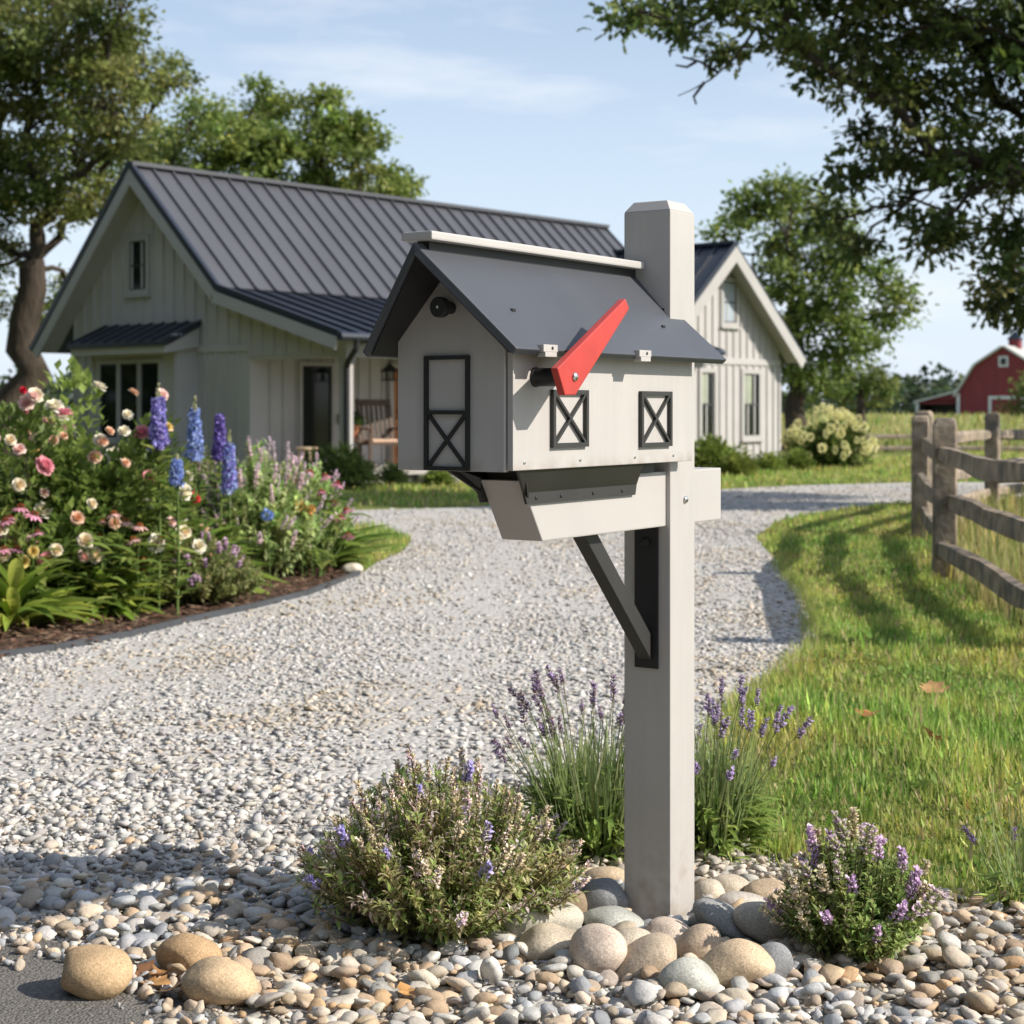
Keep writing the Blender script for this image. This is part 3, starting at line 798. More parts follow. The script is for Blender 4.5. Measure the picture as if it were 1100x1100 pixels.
# ------------------------------------------------------------------ split rail fence
def wood_bar(mb, p, q, wx, wz, sag=0, seed=0, n=7):
    """a hewn rail: uneven section along its length"""
    r = np.random.default_rng(seed); p, q = Vector(p), Vector(q)
    d = (q - p).normalized(); x = d.cross(Vector((0, 0, 1))).normalized(); z = x.cross(d)
    vs = []
    for i in range(n):
        u = i / (n - 1); c = p.lerp(q, u) + Vector((0, 0, sag * 4 * u * (1 - u))) + x * float(r.normal(0, .008)) + z * float(r.normal(0, .008))
        tp = .62 if i in (0, n - 1) else 1
        for (a, bb) in ((-1, -1), (-.3, -1.12), (1, -.85), (1.05, .5), (.4, 1.1), (-.8, 1)):
            vs.append(c + x * (a * wx / 2 * tp * float(1 + r.normal(0, .08))) + z * (bb * wz / 2 * tp * float(1 + r.normal(0, .08))))
    m = 6
    fs = [(i * m + k, i * m + (k + 1) % m, (i + 1) * m + (k + 1) % m, (i + 1) * m + k) for i in range(n - 1) for k in range(m)]
    fs += [tuple(range(m))[::-1], tuple(range((n - 1) * m, n * m))]
    mb.add(vs, fs)
def fence(name, label, pts, rails, ph, pw, group, wx=.08, wz=.118, sags=(0, 0, 0)):
    root = thing(name, label, 'fence', (pts[0][0], pts[0][1], 0), 0, group)
    for i, p in enumerate(pts):
        b = MB(); a = math.atan2(pts[min(i + 1, len(pts) - 1)][1] - pts[max(i - 1, 0)][1], pts[min(i + 1, len(pts) - 1)][0] - pts[max(i - 1, 0)][0]) + random.uniform(-.06, .06)
        rr = Matrix.Rotation(a, 3, 'Z'); hh = ph * random.uniform(.985, 1.02)
        rows = [(0, 1.02), (.3 * hh, 1.0), (.65 * hh, .98), (hh - .06, .97), (hh - .02, .86), (hh, .66)]
        vs = []
        for (z, f_) in rows:
            for (x, y) in ((-1, -.8), (-.8, -1), (.8, -1), (1, -.8), (1, .8), (.8, 1), (-.8, 1), (-1, .8)):
                v = rr @ Vector((x * pw / 2 * f_ + random.gauss(0, .003), y * pw / 2 * f_ + random.gauss(0, .003), 0)); vs.append((p[0] + v.x, p[1] + v.y, z))
        fs = [(r_ * 8 + k, r_ * 8 + (k + 1) % 8, (r_ + 1) * 8 + (k + 1) % 8, (r_ + 1) * 8 + k) for r_ in range(len(rows) - 1) for k in range(8)] + [tuple(range(8))[::-1], tuple(range(40, 48))]
        b.add(vs, fs); b.build('fence_post', M['weathered'], root)
    for i in range(len(pts) - 1):
        p, q = Vector((*pts[i], 0)), Vector((*pts[i + 1], 0)); d = (q - p).normalized()
        for j, z in enumerate(rails):
            b = MB(); off = .03 * (1 if (i + j) % 2 else -1)
            x = d.cross(Vector((0, 0, 1))) * off
            wood_bar(b, p - d * .06 + x + Vector((0, 0, z + random.uniform(-.02, .02))), q + d * .06 + x + Vector((0, 0, z + random.uniform(-.02, .02))), wx, wz, sags[j], i * 10 + j)
            b.build('rail', M['weathered'], root)
    return root
fence('split_rail_fence', 'near weathered split rail fence running towards the viewer along the lawn', [(2.72, 8.55), (3.15, 12.2), (3.90, 16.0)], (.24, .56, .92), 1.17, .17, 'split rail fences round the paddock', sags=(0, 0, -.04))
fence('split_rail_fence', 'weathered split rail fence running away right behind the nearer rails', [(4.02, 16.35), (5.85, 20.4), (8.1, 24.2), (10.4, 28)], (.22, .54, .92), 1.2, .17, 'split rail fences round the paddock')
fence('field_fence', 'low brown field fence far off before the barn meadow', [(8.2, 46), (13.5, 46.4), (19, 46.8), (25, 47.2)], (.14, .45), .62, .14, None, wz=.11)

# ------------------------------------------------------------------ trees
GREEN_OAK = [(.145, .185, .05), (.175, .21, .06), (.115, .15, .042), (.205, .23, .075)]
GREEN_DEEP = [(.085, .125, .032), (.115, .15, .042), (.068, .10, .028), (.17, .19, .06)]
GREEN_MID = [(.19, .25, .065), (.23, .28, .08), (.155, .215, .055)]
def tree(name, label, base, lobes, tr, fork, leaf=.14, dens=1.0, pal=GREEN_OAK, proto=LEAF2, cl=.42, perc=55, group=None, seed=1, lean=(0, 0), mat_='oakleaf', twigs=True, lw=.6):
    """trunk -> limbs to each lobe -> twigs to leaf clusters; lobes = [(centre, radius)]"""
    global rng
    rng = np.random.default_rng(seed)
    root = thing(name, label, 'tree', base, 0, group)
    base = np.array(base, float)
    fk = np.array(fork, float)
    wood, lf = SC(), SC()
    path = curve(base, fk, 0, tr * .22, 8)
    rad = np.linspace(tr, tr * .62, 8); rad[0] *= 1.5; rad[1] *= 1.12
    tk = SC(); v, t_ = tube_np(path, rad, 12); tk.raw(v, t_, (1, 1, 1))
    N = len(lobes); pts = [fk] + [np.array(c, float) for c, _ in lobes]
    order = sorted(range(1, N + 1), key=lambda i: np.linalg.norm(pts[i] - fk)); par, cost, done = {}, {0: 0.0}, [0]
    for i in order:
        j = min(done, key=lambda k: np.linalg.norm(pts[i] - pts[k]) + .55 * cost[k])
        par[i] = j; cost[i] = cost[j] + np.linalg.norm(pts[i] - pts[j]); done.append(i)
    cnt = {i: 1 for i in par}
    for i in reversed(order):
        if par[i]: cnt[par[i]] += cnt[i]
    rad_ = lambda k: max(.016, tr * lw * (k / N) ** .52)
    for li, (c, r) in enumerate(lobes):
        c = pts[li + 1]; st = pts[par[li + 1]]
        L = np.linalg.norm(c - st)
        lp = curve(st, c, L * .05, L * .045, 7)
        lr = np.linspace(rad_(cnt[li + 1]), rad_(max(1, cnt[li + 1] - 1)) * .85, 7)
        v, t_ = tube_np(lp, lr, 7); wood.raw(v, t_, (1, 1, 1))
        nc = max(4, int(dens * 3.2 * (r / cl) ** 2))
        d = rand_dirs(nc); rr = r * rng.uniform(.35, 1.02, (nc, 1)) ** .6
        cc = c + d * rr * np.array([1, 1, .8])
        for q in cc[:: (1 if twigs else 3)]:
            tp = curve(lp[rng.integers(3, 7)], q, .05 * r, .04 * r, 4)
            v, t_ = tube_np(tp, np.linspace(.02 * r + .006, .006, 4), 4); wood.raw(v, t_, (1, 1, 1))
        sz = cl * rng.uniform(.6, 1.35, nc)
        npc = np.maximum(6, (perc * (sz / cl) ** 2).astype(int))
        idx = np.repeat(np.arange(nc), npc); n = len(idx)
        g = rng.normal(0, .42, (n, 3)) * np.array([1, 1, .55])
        pos = cc[idx] + g * sz[idx][:, None]
        dd = nrm(g + rng.normal(0, .6, (n, 3)) + np.array([0, 0, -.25]))
        up = nrm(rng.normal(0, .55, (n, 3)) + np.array([0, 0, 1.0]))
        s_ = leaf * rng.uniform(.65, 1.25, n)
        ccol = pick(pal, nc, .16)
        col = ccol[idx] * np.exp(rng.normal(0, .16, (n, 1)))
        yel = rng.random(n) < .05
        col[yel] *= np.array([1.6, 1.35, .9])
        lf.add(proto, pos, frames(dd, up), np.stack([s_ * .62, s_, s_], 1), col)
    tk.build('trunk', M['bark'], root, smooth=True)
    wood.build('limbs', M['bark'], root, smooth=True)
    lf.build('crown', M[mat_], root)
    return root
def lobes_px(lst, Y, spread=.8, seed=0):
    r = np.random.default_rng(seed)
    return [(ad(px, py, Y + r.uniform(-spread, spread)), rp * Y / F) for (px, py, rp) in lst]

YA = 43.0
tree('oak_tree', 'large spreading oak with leaning limbs at the left end of the house', ad(14, 438 + CH * F / YA, YA),
     lobes_px([(20, 40, 55), (85, 40, 60), (150, 75, 48), (180, 92, 26), (110, 105, 50), (45, 110, 55), (-20, 90, 60), (-70, 60, 80), (75, 160, 48), (130, 150, 40), (15, 175, 50), (-40, 190, 60),
               (60, 215, 40), (-10, 255, 42), (100, 215, 34), (80, 310, 24), (-60, 300, 60), (25, 330, 26), (60, -30, 60), (-10, -30, 70), (130, 10, 40), (60, 345, 30)], YA, 2.5, 3),
     .52, ad(34, 280, YA), leaf=.165, dens=1.32, cl=.52, perc=95, pal=GREEN_OAK + [(.21, .215, .08)], seed=3)
tree('broadleaf_tree', 'broad rounded tree rising behind the left roof ridge', ad(205, 438 + CH * F / 52, 52),
     lobes_px([(150, 150, 28), (138, 185, 34), (165, 165, 34), (200, 140, 34), (235, 145, 32), (215, 120, 22), (250, 165, 26), (180, 200, 40), (225, 190, 40), (160, 215, 40), (205, 240, 45)], 52, 1.8, 4), .3, ad(205, 260, 52), leaf=.18, cl=.58, perc=95, dens=1.4, pal=GREEN_MID, seed=4, group='trees behind the house')
tree('broadleaf_tree', 'tall narrow tree with highest top behind the roof ridge', ad(288, 438 + CH * F / 54, 54),
     lobes_px([(283, 105, 22), (300, 120, 22), (268, 128, 22), (285, 150, 28), (305, 160, 24), (265, 170, 26), (290, 195, 34), (270, 220, 34)], 54, 1.5, 5), .25, ad(287, 220, 54), leaf=.22, cl=.55, perc=75, dens=1.5, pal=GREEN_MID, seed=5, group='trees behind the house')
tree('broadleaf_tree', 'slim tree just right of the tallest one behind the ridge', ad(345, 438 + CH * F / 54, 54),
     lobes_px([(342, 108, 18), (352, 128, 20), (335, 140, 20), (345, 165, 24), (360, 150, 16), (340, 195, 26), (355, 205, 24)], 54, 1.4, 6), .22, ad(347, 215, 54), leaf=.22, cl=.5, perc=70, dens=1.5, pal=GREEN_MID, seed=6, group='trees behind the house')
tree('broadleaf_tree', 'rightmost tree behind the ridge with a low side bough', ad(395, 438 + CH * F / 54, 54),
     lobes_px([(390, 130, 18), (400, 150, 18), (382, 155, 18), (392, 178, 20), (415, 190, 14), (433, 195, 12), (425, 208, 14), (385, 210, 24), (405, 215, 22)], 54, 1.4, 7), .22, ad(394, 230, 54), leaf=.22, cl=.48, perc=70, dens=1.5, pal=GREEN_MID, seed=7, group='trees behind the house')
YF_ = 50.0
tree('broadleaf_tree', 'tall open tree standing right behind the sunlit gable wing', ad(856, 438 + CH * F / YF_, YF_),
     lobes_px([(800, 225, 30), (780, 245, 20), (840, 215, 34), (870, 225, 36), (830, 260, 34), (880, 265, 34), (915, 280, 32), (850, 300, 36), (905, 310, 30), (945, 305, 26), (970, 320, 18), (955, 340, 20),
               (895, 345, 34), (860, 345, 32), (930, 370, 24), (900, 385, 26), (870, 395, 26), (845, 385, 26), (815, 300, 30), (905, 235, 26), (885, 420, 20)], YF_, 2.0, 8),
     .32, ad(853, 330, YF_), leaf=.20, cl=.5, perc=58, dens=1.4, pal=GREEN_MID, seed=8)
tree('field_tree', 'small rounded tree beyond the cream flowered hydrangea', ad(925, 438 + CH * F / 75, 75),
     lobes_px([(915, 400, 20), (935, 405, 20), (950, 415, 14), (900, 415, 18), (925, 420, 20), (945, 428, 14), (905, 430, 16)], 75, 1.5, 9), .25, ad(925, 425, 75), leaf=.30, cl=.7, perc=50, pal=GREEN_OAK, seed=9, twigs=False)
tree('field_tree', 'dark leafy tree standing at the right corner of the red barn', ad(1105, 438 + CH * F / 120, 120),
     lobes_px([(1100, 405, 14), (1110, 418, 16), (1098, 425, 12), (1115, 435, 16), (1100, 440, 12), (1128, 410, 18)], 120, 1.5, 10), .3, ad(1107, 430, 120), leaf=.4, cl=.9, perc=40, pal=GREEN_OAK, seed=10, twigs=False)
YG = 20.5
tree('oak_tree', 'dark near oak overhanging the upper right corner of the view', ad(1400, 438 + CH * F / YG, YG),
     lobes_px([(675, 10, 18), (700, 22, 20), (722, 8, 20), (738, 30, 18), (770, 15, 24), (775, 58, 14), (800, 5, 34), (845, 18, 34), (868, 50, 22), (880, 78, 14), (848, 55, 18),
               (905, 20, 44), (950, 50, 44), (930, 95, 30), (985, 30, 50), (1040, 40, 55), (1090, 40, 55), (965, 120, 34), (930, 150, 24), (1010, 105, 46), (1070, 110, 50), (1000, 165, 40), (950, 178, 30),
               (915, 195, 26), (900, 235, 24), (1050, 175, 46), (1095, 185, 40), (975, 215, 32), (920, 262, 16), (1020, 228, 32), (1075, 240, 34), (1000, 262, 22), (1060, 290, 22), (1080, 315, 18), (1066, 332, 12), (1098, 290, 26), (1105, 340, 14),
               (1150, 60, 80), (1170, 180, 80), (1160, 280, 50), (1060, -50, 80), (960, -60, 80), (860, -50, 70), (1180, -60, 100), (1290, 60, 110), (1290, -80, 120), (1280, 190, 90), (1400, 0, 130), (1400, 150, 90), (1500, 40, 110)], YG, 1.1, 11),
     .42, ad(1330, 190, YG), leaf=.135, dens=1.25, cl=.30, perc=46, pal=GREEN_DEEP, proto=OAKLEAF, seed=12, lw=.36)

oak = [o for o in bpy.data.objects if o.name.startswith('oak_tree') and o.parent is None][-1]
b = MB()
for path in ([(812, 30), (790, 62), (764, 85), (742, 97), (728, 103)], [(772, 78), (752, 66), (733, 61)], [(757, 88), (745, 104), (748, 112)], [(748, 66), (738, 72), (726, 70)]):
    P_ = [ad(px, py, YG - .4 + .05 * k) for k, (px, py) in enumerate(path)]
    b.tube(P_, [max(.006, .022 - .005 * k) for k in range(len(P_))], 5)
b.build('dead_twig', M['bark'], oak)

# far woods read as one mass
rng = np.random.default_rng(21)
sc = SC(); n = 26000
px = rng.uniform(-300, 1500, 900); Yt = rng.uniform(300, 380, 900)
hx = 9 + 4.5 * np.sin(px * .021) + 2.5 * np.sin(px * .063 + 1) + rng.uniform(-1, 1.5, 900)
hx = hx * .55
ii = rng.integers(0, 900, n)
rr = rng.uniform(2, 4.5, 900)
d = rand_dirs(n)
ctr = np.stack([(px - 550) / F * Yt, Yt, hx * rng.uniform(.35, 1, 900)], 1)
ctr[:, 2] = np.maximum(ctr[:, 2] - rr * .6, 1.0)
pos = ctr[ii] + d * rr[ii][:, None] * np.array([1.25, 1, .9]) * rng.uniform(.75, 1.05, (n, 1))
wcol = pick([(.045, .068, .03), (.06, .085, .035), (.038, .06, .03)], 900, .2)
sc.add(LEAF2, pos, frames(nrm(d + rng.normal(0, .5, (n, 3))), np.array([0, -.3, 1.0])), rng.uniform(1.0, 1.9, n), wcol[ii] * np.exp(rng.normal(0, .15, (n, 1))))
# unseen foliage added behind and left of the viewer to block sky light
m_ = 150; th_ = rng.uniform(R(168), R(292), m_); rd_ = rng.uniform(15, 24, m_); cz_ = rng.uniform(1.0, 10.5, m_)
cc_ = np.stack([np.cos(th_) * rd_ - 3, np.sin(th_) * rd_ + 4, cz_], 1)
n = 15000; ii = rng.integers(0, m_, n); d = rand_dirs(n)
sc.add(LEAF2, cc_[ii] + d * rng.uniform(1.0, 2.4, (n, 1)), frames(nrm(d + rng.normal(0, .5, (n, 3)))), rng.uniform(.5, .9, n), pick([(.07, .10, .03), (.09, .12, .04)], n, .2))
m_ = 120; cc_ = np.stack([rng.uniform(-21, -14.5, m_), rng.uniform(8, 31, m_), rng.uniform(.8, 10.5, m_)], 1)  # more unseen foliage added on the left to darken the house gable
n = 12000; ii = rng.integers(0, m_, n); d = rand_dirs(n)
sc.add(LEAF2, cc_[ii] + d * rng.uniform(1.0, 2.2, (n, 1)), frames(nrm(d + rng.normal(0, .5, (n, 3)))), rng.uniform(.5, .9, n), pick([(.07, .10, .03), (.09, .12, .04)], n, .2))
o = sc.build('woods', M['oakleaf']); tag(o, 'distant blue green woods along the horizon plus unseen foliage added to block sky', 'woods', kind='stuff')

# ------------------------------------------------------------------ shrubs
def shrub(name, label, x, y, r, h, nleaf, leaf, pal, group=None, wid=.55, seed=0, flowers=None, lump=.25, cat='shrub', z0=0.0, proto=LEAF2):
    global rng
    rng = np.random.default_rng(100 + seed)
    root = thing(name, label, cat, (x, y, z0), 0, group)
    nd = 22; dl = nrm(rng.normal(size=(nd, 3)) * [1, 1, .8] + [0, 0, .25]); dl[:, 2] = np.abs(dl[:, 2])
    cen = dl * np.array([r, r, h * .8]) * rng.uniform(.35, .85, (nd, 1)) + [0, 0, h * .12]
    ii = rng.integers(0, nd, nleaf); g = rng.normal(0, 1, (nleaf, 3))
    pos = cen[ii] + nrm(g) * (rng.uniform(.3, 1, (nleaf, 1)) ** .5) * np.array([r, r, h * .7]) * lump * 1.5
    pos[:, 2] = np.abs(pos[:, 2])
    dd = nrm(nrm(g) * .7 + pos / np.array([r, r, h]) * .6 + rng.normal(0, .4, (nleaf, 3)) + [0, 0, .3])
    s_ = leaf * rng.uniform(.6, 1.3, nleaf)
    lf = SC(); cp = pick(pal, nd, .14)
    lf.add(proto, pos + [x, y, z0], frames(dd), np.stack([s_ * wid, s_, s_], 1), cp[ii] * np.exp(rng.normal(0, .17, (nleaf, 1))))
    st = SC()
    for c in cen:
        v, t_ = tube_np(curve((x + rng.normal(0, r * .1), y + rng.normal(0, r * .1), z0), c + [x, y, z0], 0, r * .04, 5), np.linspace(.016 * r / .4, .004, 5), 5); st.raw(v, t_, (.06, .05, .03))
    st.build('stems', M['stem'], root)
    lf.build('foliage', M['leaf'], root)
    return root, cen
GS = [(.21, .28, .06), (.26, .32, .075), (.17, .23, .05)]
GD = [(.06, .10, .028), (.08, .125, .034), (.05, .08, .024)]
x, y, _ = gp(366, 527); shrub('porch_shrub', 'large dark green bush in front of the porch post', x, y, .52, .72, 2600, .12, GD, 'bushes along the porch', wid=.25, seed=1)
x, y, _ = gp(326, 528); shrub('porch_shrub', 'dark bush at the porch end behind the flower tops', x, y, .42, .58, 1800, .11, GD, 'bushes along the porch', wid=.25, seed=2)
x, y, _ = gp(424, 524); shrub('porch_shrub', 'small dark green tuft just left under the mailbox box', x, y, .26, .36, 900, .1, GD, 'bushes along the porch', wid=.25, seed=3)
x, y, _ = gp(470, 523); shrub('porch_shrub', 'small round green bush below the mailbox arm', x, y, .28, .32, 900, .08, GS, 'bushes along the porch', seed=4)
x, y, _ = gp(286, 530); shrub('silver_shrub', 'pale silvery shrub against the shaded house corner', x, y, .36, .62, 1300, .08, [(.38, .36, .31), (.30, .30, .24), (.45, .42, .38)], None, seed=5)
x, y, _ = gp(770, 509); shrub('wing_shrub', 'largest rounded green shrub below the left wing window', x, y, .62, .72, 2600, .10, GS, 'shrubs along the wing wall', seed=6)
x, y, _ = gp(789, 512); shrub('wing_shrub', 'yellow green shrub second from the post along the wing', x, y, .40, .50, 1500, .09, [(.24, .27, .06), (.20, .24, .05)], 'shrubs along the wing wall', seed=7)
x, y, _ = gp(824, 508); shrub('wing_shrub', 'clipped round shrub under the right wing window', x, y, .37, .42, 1500, .08, GS, 'shrubs along the wing wall', seed=8)
x, y, _ = gp(857, 505); shrub('wing_shrub', 'round shrub at the wing corner beside the hydrangea', x, y, .36, .42, 1500, .08, GS, 'shrubs along the wing wall', seed=9)
x, y, _ = gp(890, 503)
hyd, cen = shrub('hydrangea', 'big hydrangea bush covered in cream flower heads', x, y, .85, 1.15, 4200, .13, [(.10, .15, .035), (.13, .18, .045), (.08, .12, .03)], None, seed=10, lump=.3)
sc0 = SC(); nf = 90; d = rand_dirs(nf); sc0.add(LEAF2, d * np.array([.075, .075, .11]), frames(d + rng.normal(0, .3, (nf, 3)), rand_dirs(nf)), rng.uniform(.04, .06, nf), pick([(.84, .80, .42), (.88, .85, .54), (.78, .76, .36)], nf, .08))
fh = sc0.build('flower_head', M['petal'], hyd, local=True)
def scat_copy(src, parent, pts, scl, tilt=.3, first=True):
    for i, p in enumerate(pts):
        o = src if (i == 0 and first) else src.copy()
        if not (i == 0 and first): COL.objects.link(o)
        o.parent = parent
        o.location = p
        o.rotation_euler = (random.gauss(0, tilt), random.gauss(0, tilt), random.uniform(0, 6.28))
        s_ = scl * random.uniform(.75, 1.25)
        o.scale = (s_, s_, s_)
dl = rand_dirs(230); dl = dl[(dl[:, 2] > -.15)][:98]
scat_copy(fh, hyd, [tuple(q * np.array([.92, .92, .88]) * random.uniform(.85, 1.05) + np.array([0, 0, .38])) for q in dl], .66)

# ------------------------------------------------------------------ the mailbox
TH = R(33.5)
def MW(a, v):          # a along the box from its front, v towards the sunlit side, from the front right corner
    return (.002 + .552 * a + .834 * v, 3.39 + .834 * a - .552 * v)
pc = MW(.802, -.099)
mb = thing('mailbox', 'greige barn shaped mailbox on a square post with slate roof and red flag', 'mailbox', (pc[0], pc[1], 0), -TH)
X1, X0, YF, YBK = .099, -.190, -.802, -.064
XC = -.043
ZB, ZEV, ZR = 1.122, 1.367, 1.582
HW = .195
SL = (ZR - ZEV) / HW
def und(x): return ZR - abs(x - XC) * SL - .024
# post
b = MB(); b.box(-.064, .064, -.064, .064, -.2, 1.727)
post = b.build('post', M['poly_post'], mb, bevel=.004, local=True)
b = MB(); q = [(-.064, -.064), (.064, -.064), (.064, .064), (-.064, .064)]
vs = [(x * .995, y * .995, 1.7265) for x, y in q] + [(x * .72, y * .72, 1.752) for x, y in q]
b.add(vs, [(0, 1, 2, 3), (4, 5, 6, 7), (0, 1, 5, 4), (1, 2, 6, 5), (2, 3, 7, 6), (3, 0, 4, 7)])
b.build('post_cap', M['poly'], post, bevel=.002, local=True)
b = MB(); b.lathe((.064, .012, 1.026), [(.009, -.002), (.009, .003), (.0065, .006), (.002, .007)], 14, 'x'); b.build('screw', M['steel'], post, local=True, smooth=True)
# box body: bottom, two sides, gable back
b = MB()
b.box(X1 - .014, X1, YF, -.018, ZB, und(X1) , None)
b.box(X0, X0 + .014, YF, -.018, ZB, und(X0), None)
b.box(X0 + .0145, X1 - .0145, YF + .003, YBK - .002, ZB + .001, ZB + .014)
b.prism([(X0 + .0145, YBK - .016, ZB + .015), (X1 - .0145, YBK - .016, ZB + .015), (X1 - .0145, YBK - .016, und(X1 - .0145)), (XC, YBK - .016, und(XC)), (X0 + .0145, YBK - .016, und(X0 + .0145))], (0, .014, 0))
b.prism([(X0 + .0145, YF + .012, ZB + .015), (X1 - .0145, YF + .012, ZB + .015), (X1 - .0145, YF + .012, und(X1 - .0145)), (XC, YF + .012, und(XC)), (X0 + .0145, YF + .012, und(X0 + .0145))], (0, .010, 0))
body = b.build('box_body', M['poly_box'], mb, bevel=.0018, local=True)
b = MB()
for yy in (-.76, -.54, -.30, -.115):
    b.lathe((X1, yy, ZB + .016), [(.004, -.001), (.004, .0012), (.002, .002)], 10, 'x')
b.build('screws', M['steel'], body, local=True)
# door
b = MB()
dx0, dx1 = X0 + .001, X1 - .0175
b.prism([(dx0, YF - .006, ZB - .003), (dx1, YF - .006, ZB - .003), (dx1, YF - .006, und(dx1) - .004), (XC, YF - .006, und(XC) - .004), (dx0, YF - .006, und(dx0) - .004)], (0, .0155, 0))
dr = b.build('door', M['poly_box'], mb, bevel=.0015, local=True)
b = MB(); y0, y1 = YF - .0135, YF - .0055
def fr_(mb_, u0, u1, z0, z1, th, f):
    mb_.box(u0, u0 + th, y0, y1, z0, z1, f); mb_.box(u1 - th, u1, y0, y1, z0, z1, f)
    mb_.box(u0 + th, u1 - th, y0 + .0002, y1, z1 - th, z1, f); mb_.box(u0 + th, u1 - th, y0 + .0002, y1, z0, z0 + th, f)
fr_(b, -.116, -.002, ZB - .002, 1.358, .0085, None)
b.box(-.1075, -.0105, y0 + .0003, y1, 1.236, 1.2445)
zz0, zz1 = ZB + .007, 1.236
for (p, q) in (((-.106, zz0), (-.012, zz1)), ((-.106, zz1), (-.012, zz0))):
    b.bar((p[0], (y0 + y1) / 2 + .0012, p[1]), (q[0], (y0 + y1) / 2 + (.0012 if p[1] == zz0 else .0017), q[1]), .006, .0075)
b.build('door_trim', M['black'], dr, local=True)
b = MB(); kc = (-.050, YF - .006, 1.456)
b.lathe(kc, [(.0125, 0), (.0125, -.026), (.0205, -.030), (.0215, -.034), (.0215, -.046), (.0195, -.0485), (.002, -.049)], 28, 'y')
kn = b.build('knob', M['black'], dr, local=True)
b = MB(); b.lathe((kc[0], kc[1] - .0488, kc[2]), [(.003, .001), (.003, -.001)], 10, 'y'); b.build('knob_screw', M['steel'], kn, local=True)
# roof
def slope(sgn):
    xe = XC + sgn * HW
    d = Vector((sgn * HW, ZEV - ZR)).normalized(); nx, nz = sgn * abs(d.y), abs(d.x)
    top = [(XC, -.948, ZR), (XC, -.05, ZR), (xe, .065, ZEV), (xe, -.868, ZEV)]
    bot = [(XC, -.948, ZR - .026), (XC, -.05, ZR - .026), (xe - nx * .017, .065, ZEV - nz * .017), (xe - nx * .017, -.868, ZEV - nz * .017)]
    return MB().add(top + bot, [(0, 1, 2, 3), (7, 6, 5, 4), (0, 3, 7, 4), (1, 5, 6, 2), (2, 6, 7, 3), (0, 4, 5, 1)])
b = slope(1); s2 = slope(-1); b.add(s2.v, s2.f)
rf = b.build('roof', M['slate'], mb, bevel=.003, local=True)
b = MB(); b.prism([(XC - .038, -.940, ZR + .003), (XC + .040, -.940, ZR + .003), (XC + .040, -.940, ZR + .021), (XC - .036, -.940, ZR + .021)], (0, .870, 0))
b.build('ridge_board', M['poly_cap'], rf, bevel=.004, local=True)
b = MB(); b.box(XC - .015, XC + .015, -.915, -.07, ZR - .02, ZR + .0045); b.build('ridge_strip', M['black'], rf, local=True)
b = MB()
for sg in (-1, 1):
    d = Vector((sg * HW, ZEV - ZR)).normalized(); nx, nz = sg * abs(d.y), abs(d.x)
    e0, e1 = (XC + sg * .002, ZR - .0285), (XC + sg * HW * .965 - nx * .0195, ZR - HW * .965 * SL - nz * .0195)
    top = [(e0[0], -.938, e0[1]), (e0[0], -.06, e0[1]), (e1[0], .055, e1[1]), (e1[0], -.862, e1[1])]
    b.add(top + [(x - nx * .003, y, z - nz * .003) for x, y, z in top], [(0, 1, 2, 3), (7, 6, 5, 4), (0, 3, 7, 4), (1, 5, 6, 2), (2, 6, 7, 3), (0, 4, 5, 1)])
b.build('roof_shade_sheet', M['black'], rf, local=True)  # black sheets added under the slopes to hold the underside in shade
for yy in (.05 - .802, .446 - .802):
    b = MB(); xe = XC + HW
    b.box(xe - .022, xe + .006, yy - .027, yy + .027, ZEV - .004, ZEV + .011)
    b.box(xe - .012, xe + .007, yy - .022, yy + .022, ZEV - .014, ZEV - .0042)
    cl = b.build('roof_clip', M['poly'], rf, bevel=.0012, local=True)
    b = MB(); b.lathe((xe + .0055, yy + .006, ZEV + .004), [(.0035, -.002), (.0035, .0016)], 10, 'x'); b.build('clip_screw', M['black'], cl, local=True)
for (u, yy) in ((.62, -.77), (.45, -.06), (.66, -.14)):
    b = MB(); x = XC + HW * u
    b.box(x - .003, x + .003, yy - .006, yy + .006, ZR - HW * u * SL - .002, ZR - HW * u * SL + .004)
    b.build('roof_screw', M['black'], rf, local=True)
# side windows
for (a0, a1, z0, z1) in ((.1412, .285, 1.166, 1.288), (.52, .6677, 1.160, 1.288)):
    u0, u1 = a0 - .802, a1 - .802; th = .0095
    b = MB(); x0, x1 = X1 - .0005, X1 + .009
    b.box(x0, x1, u0, u0 + th, z0, z1); b.box(x0, x1, u1 - th, u1, z0, z1); b.box(x0, x1 - .0002, u0 + th, u1 - th, z0, z0 + th); b.box(x0, x1 - .0002, u0 + th, u1 - th, z1 - th, z1)
    b.bar((X1 + .004, u0 + .007, z0 + .006), (X1 + .004, u1 - .007, z1 - .006), .006, .0085, (1, 0, 0)); b.bar((X1 + .0045, u0 + .007, z1 - .006), (X1 + .0045, u1 - .007, z0 + .006), .006, .0085, (1, 0, 0))
    b.build('window_trim', M['dark'], body, local=True)
# flag on its stand-off
PY, PZ, DX = .083 - .802, 1.313, .078
b = MB(); b.lathe((X1, PY, PZ), [(.0205, -.0005), (.0205, .004), (.019, .006), (.019, DX)], 24, 'x'); b.build('flag_bracket', M['black'], mb, local=True)
fp = [(-.037, -.038), (.004, -.037), (.226, .150), (.209, .170), (-.066, .016)]
b = MB(); b.prism([(X1 + DX + .0005, PY + p, PZ + q) for p, q in fp], (.017, 0, 0))
fl = b.build('flag', M['red_worn'], mb, bevel=.0025, local=True)
b = MB(); b.lathe((X1 + DX + .0175, PY, PZ), [(.0095, 0), (.0095, .002), (.008, .004), (.0045, .006), (.001, .0062)], 18, 'x'); b.build('flag_screw', M['steel'], fl, local=True, smooth=True)
